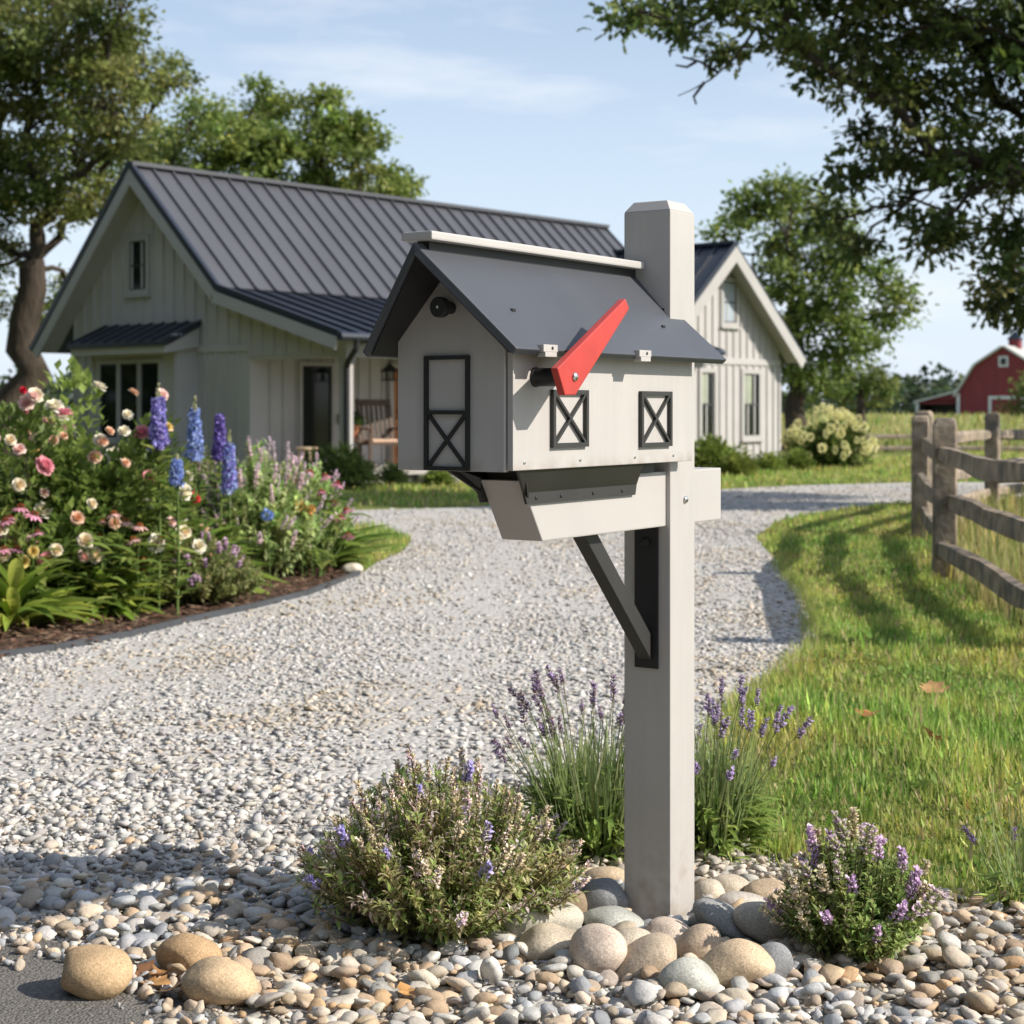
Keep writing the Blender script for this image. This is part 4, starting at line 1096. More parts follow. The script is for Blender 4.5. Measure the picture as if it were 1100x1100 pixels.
# support arm
b = MB(); b.prism([(-.0525, -.70, 1.097), (-.0525, -.617, .965), (-.0525, .232, .965), (-.0525, .232, 1.097)], (.105, 0, 0))
b.build('support_arm', M['poly'], mb, bevel=.0035, local=True)
b = MB()
b.box(-.062, .062, -.66, -.14, 1.0975, 1.119)
for sg in (-1, 1):
    xa, xb = sg * .0545, sg * .088
    q = [(xb, -.775, 1.1215), (xb, -.25, 1.1215), (xa, -.222, 1.072), (xa, -.70, 1.072)]
    q2 = [(xa, -.70, 1.072), (xa, -.222, 1.072), (xa, -.228, 1.048), (xa, -.69, 1.048)]
    b.prism(q, (sg * .006, 0, 0)); b.prism(q2, (sg * .006, 0, 0))
    b.prism([(sg * .053, -.688, 1.06), (sg * .053, -.695, 1.10), (sg * .088, -.74, 1.12), (sg * .0605, -.688, 1.06)], (0, .006, 0))
cr = b.build('cradle', M['dark'], mb, local=True)
b = MB()
for yy in (-.655, -.555, -.42, -.29): b.lathe((.0603, yy, 1.060), [(.0042, 0), (.0042, .0018), (.002, .0026)], 10, 'x')
b.build('cradle_screws', M['black'], cr, local=True)
# brace
b = MB(); b.box(-.031, .033, -.0705, -.0645, .62, .964)
pl = b.build('brace_plate', M['black'], mb, bevel=.0015, local=True)
for z in (.925, .655):
    b = MB(); b.lathe((.001, -.0705, z), [(.011, .001), (.011, -.005), (.008, -.007), (.002, -.0072)], 6, 'y'); b.build('bolt', M['black'], pl, local=True)
b = MB(); p, q = Vector((0, -.36, .964)), Vector((0, -.074, .672))
d = (q - p).normalized(); nrmv = Vector((0, -d.z, d.y)); hw = .021
b.prism([(-.0175, p.y - hw / abs(d.z), p.z), (-.0175, p.y + hw / abs(d.z), p.z), (-.0175, q.y, q.z + hw / abs(d.y)), (-.0175, q.y, q.z - hw / abs(d.y))], (.035, 0, 0))
b.box(-.0175, .0175, -.42, -.30, .9605, .9647)
b.build('brace', M['dark'], mb, bevel=.0015, local=True)

# ------------------------------------------------------------------ stones
def stone_proto(sub, seed, ang=1.12):
    r = np.random.default_rng(seed); v, t = ico(sub)
    n = r.normal(size=(13, 3)); n /= np.linalg.norm(n, axis=1, keepdims=True); h = r.uniform(.48, .95, 13)
    dp = np.maximum(v @ n.T, 1e-3) / h
    k = 40.0
    rad = 1.0 / (np.sum(dp ** k, axis=1) + 1.0) ** (1 / k)
    return v * (rad[:, None] * ang + 0.0), t
P1 = [stone_proto(2, 50 + i) for i in range(14)]
P0 = [stone_proto(1, 70 + i) for i in range(10)]
GRV = [(.45, .43, .405), (.41, .395, .375), (.49, .47, .44), (.47, .44, .395), (.52, .50, .47), (.36, .35, .345), (.46, .435, .40), (.43, .415, .395), (.48, .46, .43), (.43, .37, .30), (.50, .485, .46)]
RIV = [(.44, .43, .41), (.36, .36, .36), (.52, .50, .46), (.47, .40, .31), (.40, .32, .24), (.28, .29, .30), (.57, .545, .50), (.47, .34, .22), (.40, .405, .41), (.51, .47, .42), (.42, .41, .395), (.50, .41, .31), (.44, .35, .26), (.39, .33, .27)]
rng = np.random.default_rng(31)
def track(X, Y):
    """1 on the two wheel tracks that curve up the drive"""
    c = -1.15 + .035 * (Y - 6) - .004 * np.maximum(Y - 9, 0) ** 2 * -1.0
    return np.maximum(np.exp(-((X - c + .75) / .24) ** 2), np.exp(-((X - c - .75) / .24) ** 2)) * np.clip((Y - 4.6) / 1.2, 0, 1)
CBXY = []
def gravel(sc, Y0, Y1, dens, smin, smax, pal, protos, xk=.52, flat=1.0, sink=.5, zj=.012, xmin=None, seeda=0):
    A = 2 * xk * (Y1 ** 2 - Y0 ** 2) / 2; n = int(A * dens)
    Y = np.sqrt(rng.uniform(Y0 ** 2, Y1 ** 2, n)); X = rng.uniform(-1, 1, n) * xk * Y
    ok = pip(DRIVE, X, Y) & ~pip(ROAD, X, Y)
    ok &= rng.random(n) > .72 * track(X, Y)
    for (cx_, cy_, ca_) in CBXY: ok &= (X - cx_) ** 2 + (Y - cy_) ** 2 > ca_ ** 2
    X, Y = X[ok], Y[ok]; n = len(X)
    s_ = smin * (smax / smin) ** (rng.random(n) ** 1.6)
    S = np.stack([s_ * rng.uniform(.8, 1.3, n), s_ * rng.uniform(.65, 1.0, n), s_ * flat * rng.uniform(.28, .60, n)], 1) * .5
    tilt = frames(np.stack([np.cos(a := rng.uniform(0, 6.28, n)), np.sin(a), rng.normal(0, .25, n)], 1), nrm(rng.normal(0, .3, (n, 3)) + [0, 0, 1]))
    Z = .010 + S[:, 2] * sink + rng.uniform(0, zj, n)
    C = pick(pal, n, .13, .08); br = np.sin(X * 2.3 + np.sin(Y * 1.4)) * np.sin(Y * 1.7 + 1.1 * np.sin(X * 1.9)) > .42; C[br] *= np.array([.97, .90, .80]); k = rng.integers(0, len(protos), n)
    for i, p in enumerate(protos):
        m = k == i
        sc.add(p, np.stack([X, Y, Z], 1)[m], tilt[m], S[m], C[m])
TAN, BEI, GRY, SLT, PNK, CRM, BRN = (.50, .39, .265), (.55, .47, .36), (.42, .41, .375), (.24, .245, .25), (.55, .455, .37), (.62, .54, .42), (.36, .26, .18)
GGN = (.40, .405, .365)
CB = [  # px, py, rx, ry, tilt, colour, label
    (582, 1000, 37, 20, 0, (.48, .45, .375), 'large grey beige cobble at the left edge of the pile'),
    (594, 1022, 33, 18, -6, BEI, 'long tan cobble in front of the leftmost large grey one'),
    (642, 1033, 27, 26, 0, PNK, 'round pinkish beige cobble upright at the front of the pile'),
    (661, 998, 29, 15, 10, GGN, 'flat grey green cobble left of the post foot'),
    (648, 974, 24, 20, 0, SLT, 'dark slate cobble against the shaded post face'),
    (654, 949, 20, 11, 0, TAN, 'tan cobble behind the dark slate one under lavender'),
    (617, 979, 14, 19, 0, (.33, .25, .17), 'brown tan cobble between thyme bush and dark slate cobble'),
    (594, 976, 17, 10, 0, (.20, .20, .20), 'small dark cobble tucked under the thyme bush edge'),
    (681, 1018, 22, 13, -4, CRM, 'cream cobble directly below the post corner on the left'),
    (718, 1012, 24, 16, 12, PNK, 'rosy beige cobble touching the front of the post foot'),
    (695, 1042, 35, 19, -32, (.52, .42, .31), 'long speckled tan cobble leaning diagonally in front'),
    (754, 1024, 21, 21, 0, (.51, .40, .29), 'round tan cobble right of the rosy one at the post'),
    (743, 1061, 32, 20, 4, (.45, .45, .395), 'flat oval grey green cobble lowest in the pile'),
    (795, 1048, 31, 25, 0, (.52, .40, .27), 'large rounded tan cobble at the front right of the pile'),
    (828, 1045, 21, 22, 0, SLT, 'dark slate cobble right of the large tan one'),
    (780, 1000, 33, 17, 30, (.31, .31, .30), 'long dark grey cobble slanting right of the post'),
    (826, 1003, 30, 20, 28, (.46, .42, .36), 'grey tan slanted cobble beside the small thyme'),
    (807, 979, 26, 12, 8, (.56, .51, .44), 'flat pale cobble above the slanted dark grey one'),
    (764, 965, 16, 15, 0, CRM, 'cream cobble against the sunlit post side'),
    (785, 963, 20, 16, 0, BEI, 'beige cobble second right of the post at the back'),
    (826, 967, 21, 17, 15, TAN, 'tan cobble at the back right below the lavender'),
    (546, 1028, 13, 11, 0, BRN, 'small brown cobble at the far left of the pile'),
    (751, 998, 12, 10, 0, (.28, .27, .25), 'small grey cobble wedged at the post right corner'),
    (672, 1035, 13, 9, 0, TAN, 'small tan cobble wedged between two round front cobbles'),
    (629, 959, 10, 10, 0, BRN, 'small brown cobble under the lavender left of the post'),
    (982, 965, 18, 10, 8, PNK, 'pinkish cobble by the lawn edge right of the small thyme'),
]
CBXY.append((pc[0], pc[1], .11))
for (px, py, rx, ry, *_r) in CB:
    x, y, _ = gp(px, py + ry * .72); CBXY.append((x, y + rx * 1.1 * y / F * .35, rx * y / F * .82))
sc = SC()
gravel(sc, 2.6, 4.35, 950, .032, .078, RIV, P1, zj=.02)
gravel(sc, 2.8, 5.2, 2600, .010, .026, RIV + GRV, P0, zj=.006)
gravel(sc, 3.75, 4.8, 260, .028, .06, RIV + GRV, P1, zj=.02)
gravel(sc, 4.2, 5.6, 1000, .026, .066, GRV, P0, zj=.010, flat=.85, sink=.3)
gravel(sc, 5.2, 7.0, 1100, .022, .06, GRV, P0, zj=.006, flat=.65, sink=.1)
gravel(sc, 7.0, 10, 900, .022, .06, GRV, P0, zj=.004, flat=.55, sink=.0)
gravel(sc, 10, 18, 320, .025, .07, GRV, P0, zj=.004, flat=.5, sink=.0)
gravel(sc, 18, 27, 110, .03, .08, GRV, P0, zj=.004, flat=.5, sink=.0)
e_ = np.array([p[:2] for p in ROAD[1:6]])                      # stray stones kicked onto the asphalt edge
for i in range(len(e_) - 1):
    n = int(np.linalg.norm(e_[i + 1] - e_[i]) * 190); u = rng.random((n, 1)); P_ = e_[i] * (1 - u) + e_[i + 1] * u
    P_ = P_ + np.stack([-np.abs(rng.normal(0, .06, n)), -np.abs(rng.normal(0, .07, n))], 1); s_ = rng.uniform(.008, .042, n) * .5
    sc.add(P1[i], np.concatenate([P_, .022 + s_[:, None] * .35], 1), rand_rot(n), np.stack([s_, s_ * .85, s_ * .6], 1), pick(RIV, n, .13, .08))
o = sc.build('gravel', M['stone'], smooth=False); tag(o, 'loose grey and tan gravel stones covering the driveway', 'gravel', kind='stuff')

P3 = ico(4)
def boulder(name, label, cat, c, rx, ry, rz, ang, col, seed, group=None, lump=.10, tilt=0.0, mat_='cobble', hmin=.78, kk=9):
    r = np.random.default_rng(seed); v, t = P3
    vv = v.copy()
    f = np.zeros(len(v))
    for fr, am in ((1.3, 1.0), (2.3, .5), (4.5, .15)):
        for _ in range(4):
            k = r.normal(size=3) * fr; f += am * np.sin(v @ k + r.uniform(0, 6.28)) * .35
    n = r.normal(size=(6, 3)); n /= np.linalg.norm(n, axis=1, keepdims=True)
    dp = np.maximum(v @ n.T, 1e-3) / r.uniform(hmin, 1.0, 6); rad = 1 / (np.sum(dp ** kk, axis=1) + 1) ** (1 / kk)
    vv = v * (rad * 1.06 * (1 + lump * f))[:, None] * np.array([rx, ry, rz])
    ca, sa = math.cos(tilt), math.sin(tilt)
    vv = vv @ np.array([[ca, 0, sa], [0, 1, 0], [-sa, 0, ca]]).T
    cc, ss = math.cos(ang), math.sin(ang)
    vv = vv @ np.array([[cc, -ss, 0], [ss, cc, 0], [0, 0, 1]]).T
    C = np.repeat(np.array(col)[None], len(v), 0) * .9 * (1 + .16 * np.tanh(f))[:, None]
    o = link_mesh(name, np_mesh(name, vv, t, C, True), M[mat_], None, c)
    return tag(o, label, cat, group)
for i, (px, py, rx, ry, tl, col, lab) in enumerate(CB):
    yb = py + ry * .72
    x, y, _ = gp(px, yb); sc_ = y / F
    a, c_ = rx * sc_ * 1.20, ry * sc_ * 1.16
    boulder('cobblestone', lab, 'stone', (x, y + a * .35, c_ * .80), a, a * random.uniform(.75, .92), c_ * .94, random.uniform(-.3, .3), np.array(col), 300 + i, 'river cobbles round the post', lump=.10, tilt=R(tl))
for i, (px, py, rx, ry, lab, col) in enumerate(((95, 1059, 39, 28, 'rounded tan rock farthest left on the asphalt edge', (.47, .33, .19)), (200, 1038, 33, 21, 'smaller brown tan rock behind the other two', (.40, .27, .15)), (232, 1069, 41, 26, 'smooth pale tan rock nearest the gravel on the right', (.54, .40, .25)))):
    x, y, _ = gp(px, py + ry * .8); sc_ = y / F
    boulder('rock', lab, 'rock', (x, y + rx * sc_ * .3, ry * sc_ * .88 + .015), rx * sc_, rx * sc_ * .82, ry * sc_, random.uniform(-.2, .2), np.array(col), 330 + i, 'tan rocks at the road edge', lump=.13, hmin=.7, kk=14)
x, y, _ = gp(380, 618); boulder('rock', 'single white rock on the grass at the end of the flower bed', 'rock', (x, y, .05), 11 * y / F, 9 * y / F, 7 * y / F, .2, np.array((.62, .56, .45)), 340, None, lump=.08)

# ------------------------------------------------------------------ garden edging and mulch
b = MB(); pts = [gp(*p) for p in EDGE[:-1]]
for i in range(len(pts) - 1):
    p, q = Vector(pts[i]), Vector(pts[i + 1]); ov = (q - p).normalized() * .012
    b.bar(p + Vector((0, 0, .022)), q + ov + Vector((0, 0, .022)), .022, .045)
o = b.build('garden_edging', M['edging']); tag(o, 'low dark grey edging strip curving between mulch and gravel', 'edging')
rng = np.random.default_rng(41)
n = 9000; X = rng.uniform(-5, -1.2, n); Y = rng.uniform(8, 16, n); ok = pip(BED, X, Y); X, Y = X[ok], Y[ok]; n = len(X)
CH_ = (np.array([(-.5, 0, 0), (.5, 0, 0), (-.45, 1, 0), (.35, 1, 0), (0, .5, .35)], float), np.array([(0, 1, 4), (1, 3, 4), (3, 2, 4), (2, 0, 4)]))
sc = SC(); a = rng.uniform(0, 6.28, n)
sc.add(CH_, np.stack([X, Y, .018 + rng.uniform(0, .02, n)], 1), frames(np.stack([np.cos(a), np.sin(a), rng.normal(0, .25, n)], 1)), np.stack([rng.uniform(.012, .03, n), rng.uniform(.03, .09, n), rng.uniform(.015, .03, n)], 1), pick([(.13, .075, .05), (.09, .05, .035), (.18, .12, .08), (.06, .035, .025)], n, .2))
o = sc.build('mulch', M['mulch']); tag(o, 'brown bark mulch under the flowers', 'mulch', kind='stuff')

# ------------------------------------------------------------------ grass
rng = np.random.default_rng(51)
LG = [(.355, .45, .095), (.43, .51, .12), (.27, .37, .075), (.50, .52, .17), (.38, .42, .115)]
FG = [(.32, .36, .10), (.42, .40, .15), (.27, .32, .08), (.50, .44, .21)]
LAWNR = [gp(*p) for p in LAWN_EDGE[:19]] + [(5.8, 20.4), (4.0, 16.3), (3.9, 16), (3.15, 12.2), (2.72, 8.55), (2.5, 5.5), (2.5, 3)]
def blades(sc, Y0, Y1, dens, h0, h1, wd, pal, xr, test, lay=.55, var=.16):
    n = int((Y1 - Y0) * (xr[1] - xr[0]) * dens)
    X = rng.uniform(xr[0], xr[1], n); Y = rng.uniform(Y0, Y1, n)
    ok = test(X, Y) & (np.abs(X) < .34 * Y + 1.2)
    X, Y = X[ok], Y[ok]; n = len(X)
    if n == 0: return
    cl = np.sin(X * 9 + 3 * np.sin(Y * 4)) * np.sin(Y * 7 + 2 * np.sin(X * 5)) + .6 * np.sin(X * 2.3 + Y * 1.7)
    h = rng.uniform(h0, h1, n) * np.clip(1 + .45 * cl, .35, 1.5)
    a = rng.uniform(0, 6.28, n); ln = np.abs(rng.normal(0, lay, n))
    d = nrm(np.stack([np.cos(a) * ln, np.sin(a) * ln, np.ones(n)], 1))
    up = np.stack([-np.cos(a), -np.sin(a), np.full(n, .2)], 1)
    w_ = wd * rng.uniform(.6, 1.5, n)
    wide = rng.random(n) < .06; w_[wide] *= 2.2
    C = pick(pal, n, var) * (1 + .16 * cl)[:, None]
    pt = np.sin(X * 3.1 + 1.7 * np.sin(Y * 1.9)) * np.sin(Y * 2.3 + 1.3 * np.sin(X * 2.7 + 1)) + .35 * rng.normal(size=n)
    C *= np.where(pt[:, None] > .45, np.array([1.18, .98, .95]), np.where(pt[:, None] < -.35, np.array([.62, .80, .70]), np.array([1.0, 1.0, 1.0])))
    a_dry = (pt > .55) & (rng.random(n) < .30)
    dry = (rng.random(n) < .09) | a_dry; C[dry] = pick([(.55, .46, .24), (.46, .38, .19)], dry.sum(), .1)
    sc.add(BLADE, np.stack([X, Y, np.full(n, .004)], 1), frames(d, up), np.stack([w_, h, h * .9], 1), C)
sc = SC()
inl = lambda X, Y: pip(LAWNR, X, Y)
blades(sc, 3.2, 7.0, 5200, .02, .06, .0058, LG, (.5, 3.2), inl, 1.15, .26)
blades(sc, 3.2, 7.0, 520, .05, .10, .0085, LG, (.5, 3.2), inl, 1.2, .22)
blades(sc, 7.0, 11, 2400, .022, .06, .008, LG, (1.0, 4.2), inl, 1.15, .24)
blades(sc, 11, 17, 1000, .022, .06, .011, LG, (1.4, 5.5), inl, 1.1, .22)
blades(sc, 17, 24, 420, .025, .06, .016, LG, (2, 8), inl, .7, .2)
notd = lambda X, Y: ~pip(DRIVE, X, Y) & ~pip(BED, X, Y)
blades(sc, 12.5, 18.5, 900, .04, .08, .01, LG, (-2.6, -.6), notd)
blades(sc, 21, 33, 130, .05, .09, .022, LG, (-3.2, 12), lambda X, Y: notd(X, Y) & (((X - E1[0]) * HN[0] + (Y - E1[1]) * HN[1]) > -.2) )
blades(sc, 33, 45, 70, .06, .1, .03, LG, (5.5, 15), lambda X, Y: notd(X, Y) & (((X - E1[0]) * HN[0] + (Y - E1[1]) * HN[1]) > -1.2))
n = 5200; X = rng.uniform(.6, 3.2, n); Y = rng.uniform(3.3, 9.5, n); cx_ = np.sin(X * 6.1 + 2 * np.sin(Y * 3.7)) * np.sin(Y * 5.3 + X)   # clover and broad weeds in patches
ok = pip(LAWNR, X, Y) & (cx_ > .25); X, Y = X[ok], Y[ok]; n = len(X); a = rng.uniform(0, 6.28, n); el = rng.uniform(.15, 1.0, n)
sc.add(LEAF, np.stack([X, Y, rng.uniform(.015, .04, n)], 1), frames(np.stack([np.cos(a), np.sin(a), el], 1)), np.stack([rng.uniform(.012, .026, n), rng.uniform(.025, .055, n), np.full(n, .02)], 1), pick([(.24, .36, .08), (.30, .40, .10), (.18, .29, .07)], n, .15))
o = sc.build('grass', M['grass']); tag(o, 'short sunlit lawn grass right of the driveway and by the house', 'grass', kind='stuff')
sc = SC()
RF = [(2.5, 3), (2.5, 5.5), (2.72, 8.55), (3.15, 12.2), (3.9, 16), (5.85, 20.4), (8.1, 24.2), (16, 30), (16, 3)]
blades(sc, 5, 13, 900, .08, .28, .006, FG, (2.3, 6), lambda X, Y: pip(RF, X, Y), .4)
blades(sc, 13, 26, 260, .08, .30, .012, FG, (3.0, 11), lambda X, Y: pip(RF, X, Y), .4)
blades(sc, 46.5, 75, 26, .15, .5, .05, FG, (8, 30), lambda X, Y: X > 7, .35)
blades(sc, 75, 150, 7, .2, .7, .12, FG, (14, 60), lambda X, Y: X > 12, .35)
o = sc.build('meadow_grass', M['grass']); tag(o, 'taller dry meadow grass in the paddock beyond the fence', 'grass', kind='stuff')
# grass tufts creeping over the lawn's gravel edge
sc = SC(); e = np.array([gp(*p)[:2] for p in LAWN_EDGE[2:14]])
for i in range(len(e) - 1):
    L = np.linalg.norm(e[i + 1] - e[i]); n = int(L * 520)
    u = rng.random(n)[:, None]; P = e[i] * (1 - u) + e[i + 1] * u + rng.normal(0, .045, (n, 2))
    a = rng.uniform(0, 6.28, n); ln = np.abs(rng.normal(0, .8, n)); d = nrm(np.stack([np.cos(a) * ln, np.sin(a) * ln, np.ones(n)], 1)); h = rng.uniform(.03, .08, n)
    sc.add(BLADE, np.concatenate([P, np.full((n, 1), .006)], 1), frames(d, np.stack([-np.cos(a), -np.sin(a), np.full(n, .2)], 1)), np.stack([rng.uniform(.003, .007, n), h, h], 1), pick(LG + [(.52, .44, .22)], n, .18))
o = sc.build('edge_grass', M['grass']); tag(o, 'longer ragged grass along the lawn edge', 'grass', kind='stuff')

# dry leaves
def dry_leaf(label, px, py, size, col, seed, z=.04):
    r = np.random.default_rng(seed); v, t = OAKLEAF
    v = v.copy(); v[:, 1] -= .5
    v[:, 2] = .55 * v[:, 0] ** 2 * r.uniform(.6, 2.2) + .5 * v[:, 1] ** 2 * r.uniform(-.6, 1.4) + r.normal(0, .03, len(v))
    v = v * size * np.array([.95, 1.1, 1.0])
    R_ = np.array(Matrix.Rotation(r.uniform(0, 6.28), 3, 'Z') @ Matrix.Rotation(r.normal(0, .35), 3, 'X'))
    v = v @ R_.T
    v[:, 2] -= v[:, 2].min()
    x, y, _ = gp(px, py)
    o = link_mesh('fallen_leaf', np_mesh('fallen_leaf', v, t, np.repeat(np.array(col)[None], len(v), 0) * np.exp(r.normal(0, .12, (len(v), 1)))), M['drysleaf'], None, (x, y, z))
    tag(o, label, 'leaf', 'dry fallen leaves')
dry_leaf('curled brown dry leaf between the left and back tan rocks', 152, 1062, .075, (.24, .12, .06), 1, .03)
dry_leaf('orange tan dry leaf in the gap between the three rocks', 166, 1074, .07, (.42, .23, .09), 2, .03)
dry_leaf('flat brown dry leaf lying against the nearest pale rock', 178, 1086, .09, (.26, .16, .09), 3, .026)
dry_leaf('brown dry leaf upright behind the orange one', 172, 1066, .06, (.30, .15, .06), 4, .035)
dry_leaf('tan fallen leaf highest on the lawn near the tree shadows', 1003, 758, .15, (.46, .27, .12), 5, .06)
dry_leaf('rusty curled leaf in the middle of the lawn', 934, 786, .12, (.36, .16, .06), 6, .06)
dry_leaf('brown flat leaf lowest on the lawn', 1000, 812, .09, (.33, .18, .08), 7, .05)
dry_leaf('orange leaf at the bottom edge of the gravel', 436, 1086, .05, (.50, .27, .10), 8, .04)

# ------------------------------------------------------------------ thyme and lavender by the post
def floret_spike(kind, seed, L=.05, n=34, pal=None, w=.008):
    r = np.random.default_rng(seed); sc = SC()
    u = np.sort(r.random(n)); a = r.uniform(0, 6.28, n)
    if kind == 'lavender':
        u = np.round(u * 6) / 6; rad = .0055 * (1.1 - .55 * u) + .001
    else: rad = .006 * (1.15 - .6 * u)
    pos = np.stack([np.cos(a) * rad, np.sin(a) * rad, u * L], 1)
    d = nrm(np.stack([np.cos(a), np.sin(a), np.full(n, .8)], 1))
    s_ = w * r.uniform(.7, 1.3, n)
    pal = np.asarray(pal); C = pal[r.integers(0, len(pal), n)] * np.exp(r.normal(0, .2, (n, 1)))
    sc.add(BUD, pos, frames(d), np.stack([s_ * .7, s_ * 1.5, s_ * .7], 1), C)
    m = n // 2
    k = r.permutation(n)[:m]
    sc.add(LEAF2, pos[k], frames(d[k] + r.normal(0, .3, (m, 3))), s_[k] * 1.1, C[k] * 1.15)
    v, t_ = tube_np(np.array([(0, 0, -.012), (0, 0, L * .5), (0, 0, L)]), np.array([.0016, .0013, .0006]), 4); sc.raw(v, t_, (.10, .11, .05))
    return sc
PINKF = [(.80, .60, .64), (.86, .74, .74), (.74, .62, .76), (.70, .58, .44), (.62, .56, .34)]
PURPF = [(.40, .36, .68), (.52, .46, .76), (.46, .40, .64), (.50, .44, .32)]
BROWNF = [(.62, .51, .34), (.70, .60, .39), (.52, .52, .25), (.76, .66, .50), (.70, .58, .50)]
LAVF = [(.34, .24, .42), (.44, .34, .54), (.26, .19, .27), (.40, .31, .29)]
THY = [(.32, .40, .13), (.38, .44, .15), (.25, .34, .10), (.44, .45, .20), (.24, .35, .11)]
def herb(name, label, cat, x, y, rx, h, nst, spikes, heads, seed, lf_n=26, leaf=.013, pal=THY, z0=.0, group=None, spread=1.0, hscale=(.85, 1.5), upright=.55, bract=None, bf=.4, wl_=.5):
    global rng
    rng = np.random.default_rng(seed); random.seed(seed)
    root = thing(name, label, cat, (x, y, z0), 0, group)
    st, lf = SC(), SC(); tips = []
    for i in range(nst):
        a = rng.uniform(0, 6.28); q = math.sqrt(rng.random()); 
        tip = np.array([math.cos(a) * rx * q, math.sin(a) * rx * q, h * (1 - .62 * q ** 2.2) * rng.uniform(.74, 1.04)])
        b0 = np.array([math.cos(a) * rx * .22 * q, math.sin(a) * rx * .22 * q, 0])
        mid = b0 * .35 + tip * .65 * np.array([1, 1, upright * 1.2]) + rng.normal(0, .01, 3)
        u = np.linspace(0, 1, 7)[:, None]
        P = (1 - u) ** 2 * b0 + 2 * u * (1 - u) * mid + u ** 2 * tip
        v, t_ = tube_np(P, np.linspace(.0024, .0011, 7), 4); st.raw(v, t_, (.12, .085, .05))
        d = nrm(P[-1] - P[-2]); tips.append((tip, d))
        n = int(lf_n * rng.uniform(.7, 1.3))
        u = rng.uniform(.12, 1.0, n)[:, None] ** .75
        pos = (1 - u) ** 2 * b0 + 2 * u * (1 - u) * mid + u ** 2 * tip
        dd = nrm(rng.normal(0, 1, (n, 3)) + d * .9 + [0, 0, .25])
        s_ = leaf * rng.uniform(.6, 1.3, n)
        c = pick(pal, 1, .2)[0]
        dryf = np.where(u > .8, 1.15, 1.0)
        cl_ = c * np.exp(rng.normal(0, .2, (n, 1))) * dryf
        if bract:
            tipm = (u[:, 0] > .66) & (rng.random(n) < bf); bc = pick([bract[rng.integers(0, len(bract))]], n, .16); cl_[tipm] = bc[tipm]; s_ = np.where(tipm, s_ * .72, s_)
        lf.add(LEAF, pos + dd * .003, frames(dd), np.stack([s_ * wl_, s_, s_], 1), cl_)
    st.build('stems', M['stem'], root, local=True); lf.build('foliage', M['leaf'], root, local=True)
    order = rng.permutation(len(tips))
    protos = [hh.build('flower_head', M['petal'], root, local=True) for hh in heads]
    used = set()
    for j, i in enumerate(order[:spikes]):
        k = j % len(protos); o = protos[k]
        if k in used: o = o.copy(); COL.objects.link(o)
        used.add(k)
        tp, d = tips[i]
        o.location = tuple(tp - d * .006)
        o.rotation_euler = Vector(d + rng.normal(0, .12, 3)).to_track_quat('Z', 'Y').to_euler()
        s_ = random.uniform(*hscale); o.scale = (s_, s_, s_)
    return root
x, y, _ = gp(474, 1000)
herb('thyme_bush', 'large spreading thyme bush with pale pink flowers left of the post', 'plant', x, y, .345, .385, 500, 98,
     [floret_spike('t', 1, .06, 40, PINKF), floret_spike('t', 2, .07, 44, BROWNF), floret_spike('t', 3, .055, 36, BROWNF + PINKF[:2]), floret_spike('t', 4, .06, 40, BROWNF), floret_spike('t', 5, .04, 34, PURPF, .009), floret_spike('t', 6, .07, 40, PINKF[:2] + BROWNF)], 201, lf_n=64, leaf=.024, bf=.58, wl_=.42, hscale=(.65, 1.15), bract=BROWNF + PINKF[:2] + [(.52, .47, .22), (.46, .46, .2), (.5, .42, .26)], pal=THY + [(.50, .45, .24)])
x, y, _ = gp(917, 1032)
herb('thyme_bush', 'small upright thyme with pink flowers right of the cobbles', 'plant', x, y, .180, .285, 230, 60,
     [floret_spike('t', 11, .04, 34, [(.64, .44, .66), (.74, .58, .74)]), floret_spike('t', 12, .05, 36, BROWNF), floret_spike('t', 13, .05, 36, [(.66, .52, .60), (.50, .52, .28)])], 202, lf_n=64, leaf=.019, bf=.4, wl_=.45, bract=[(.44, .46, .2), (.5, .44, .3), (.3, .38, .12)], pal=[(.30, .40, .12), (.36, .45, .16), (.24, .33, .10)], upright=.7)
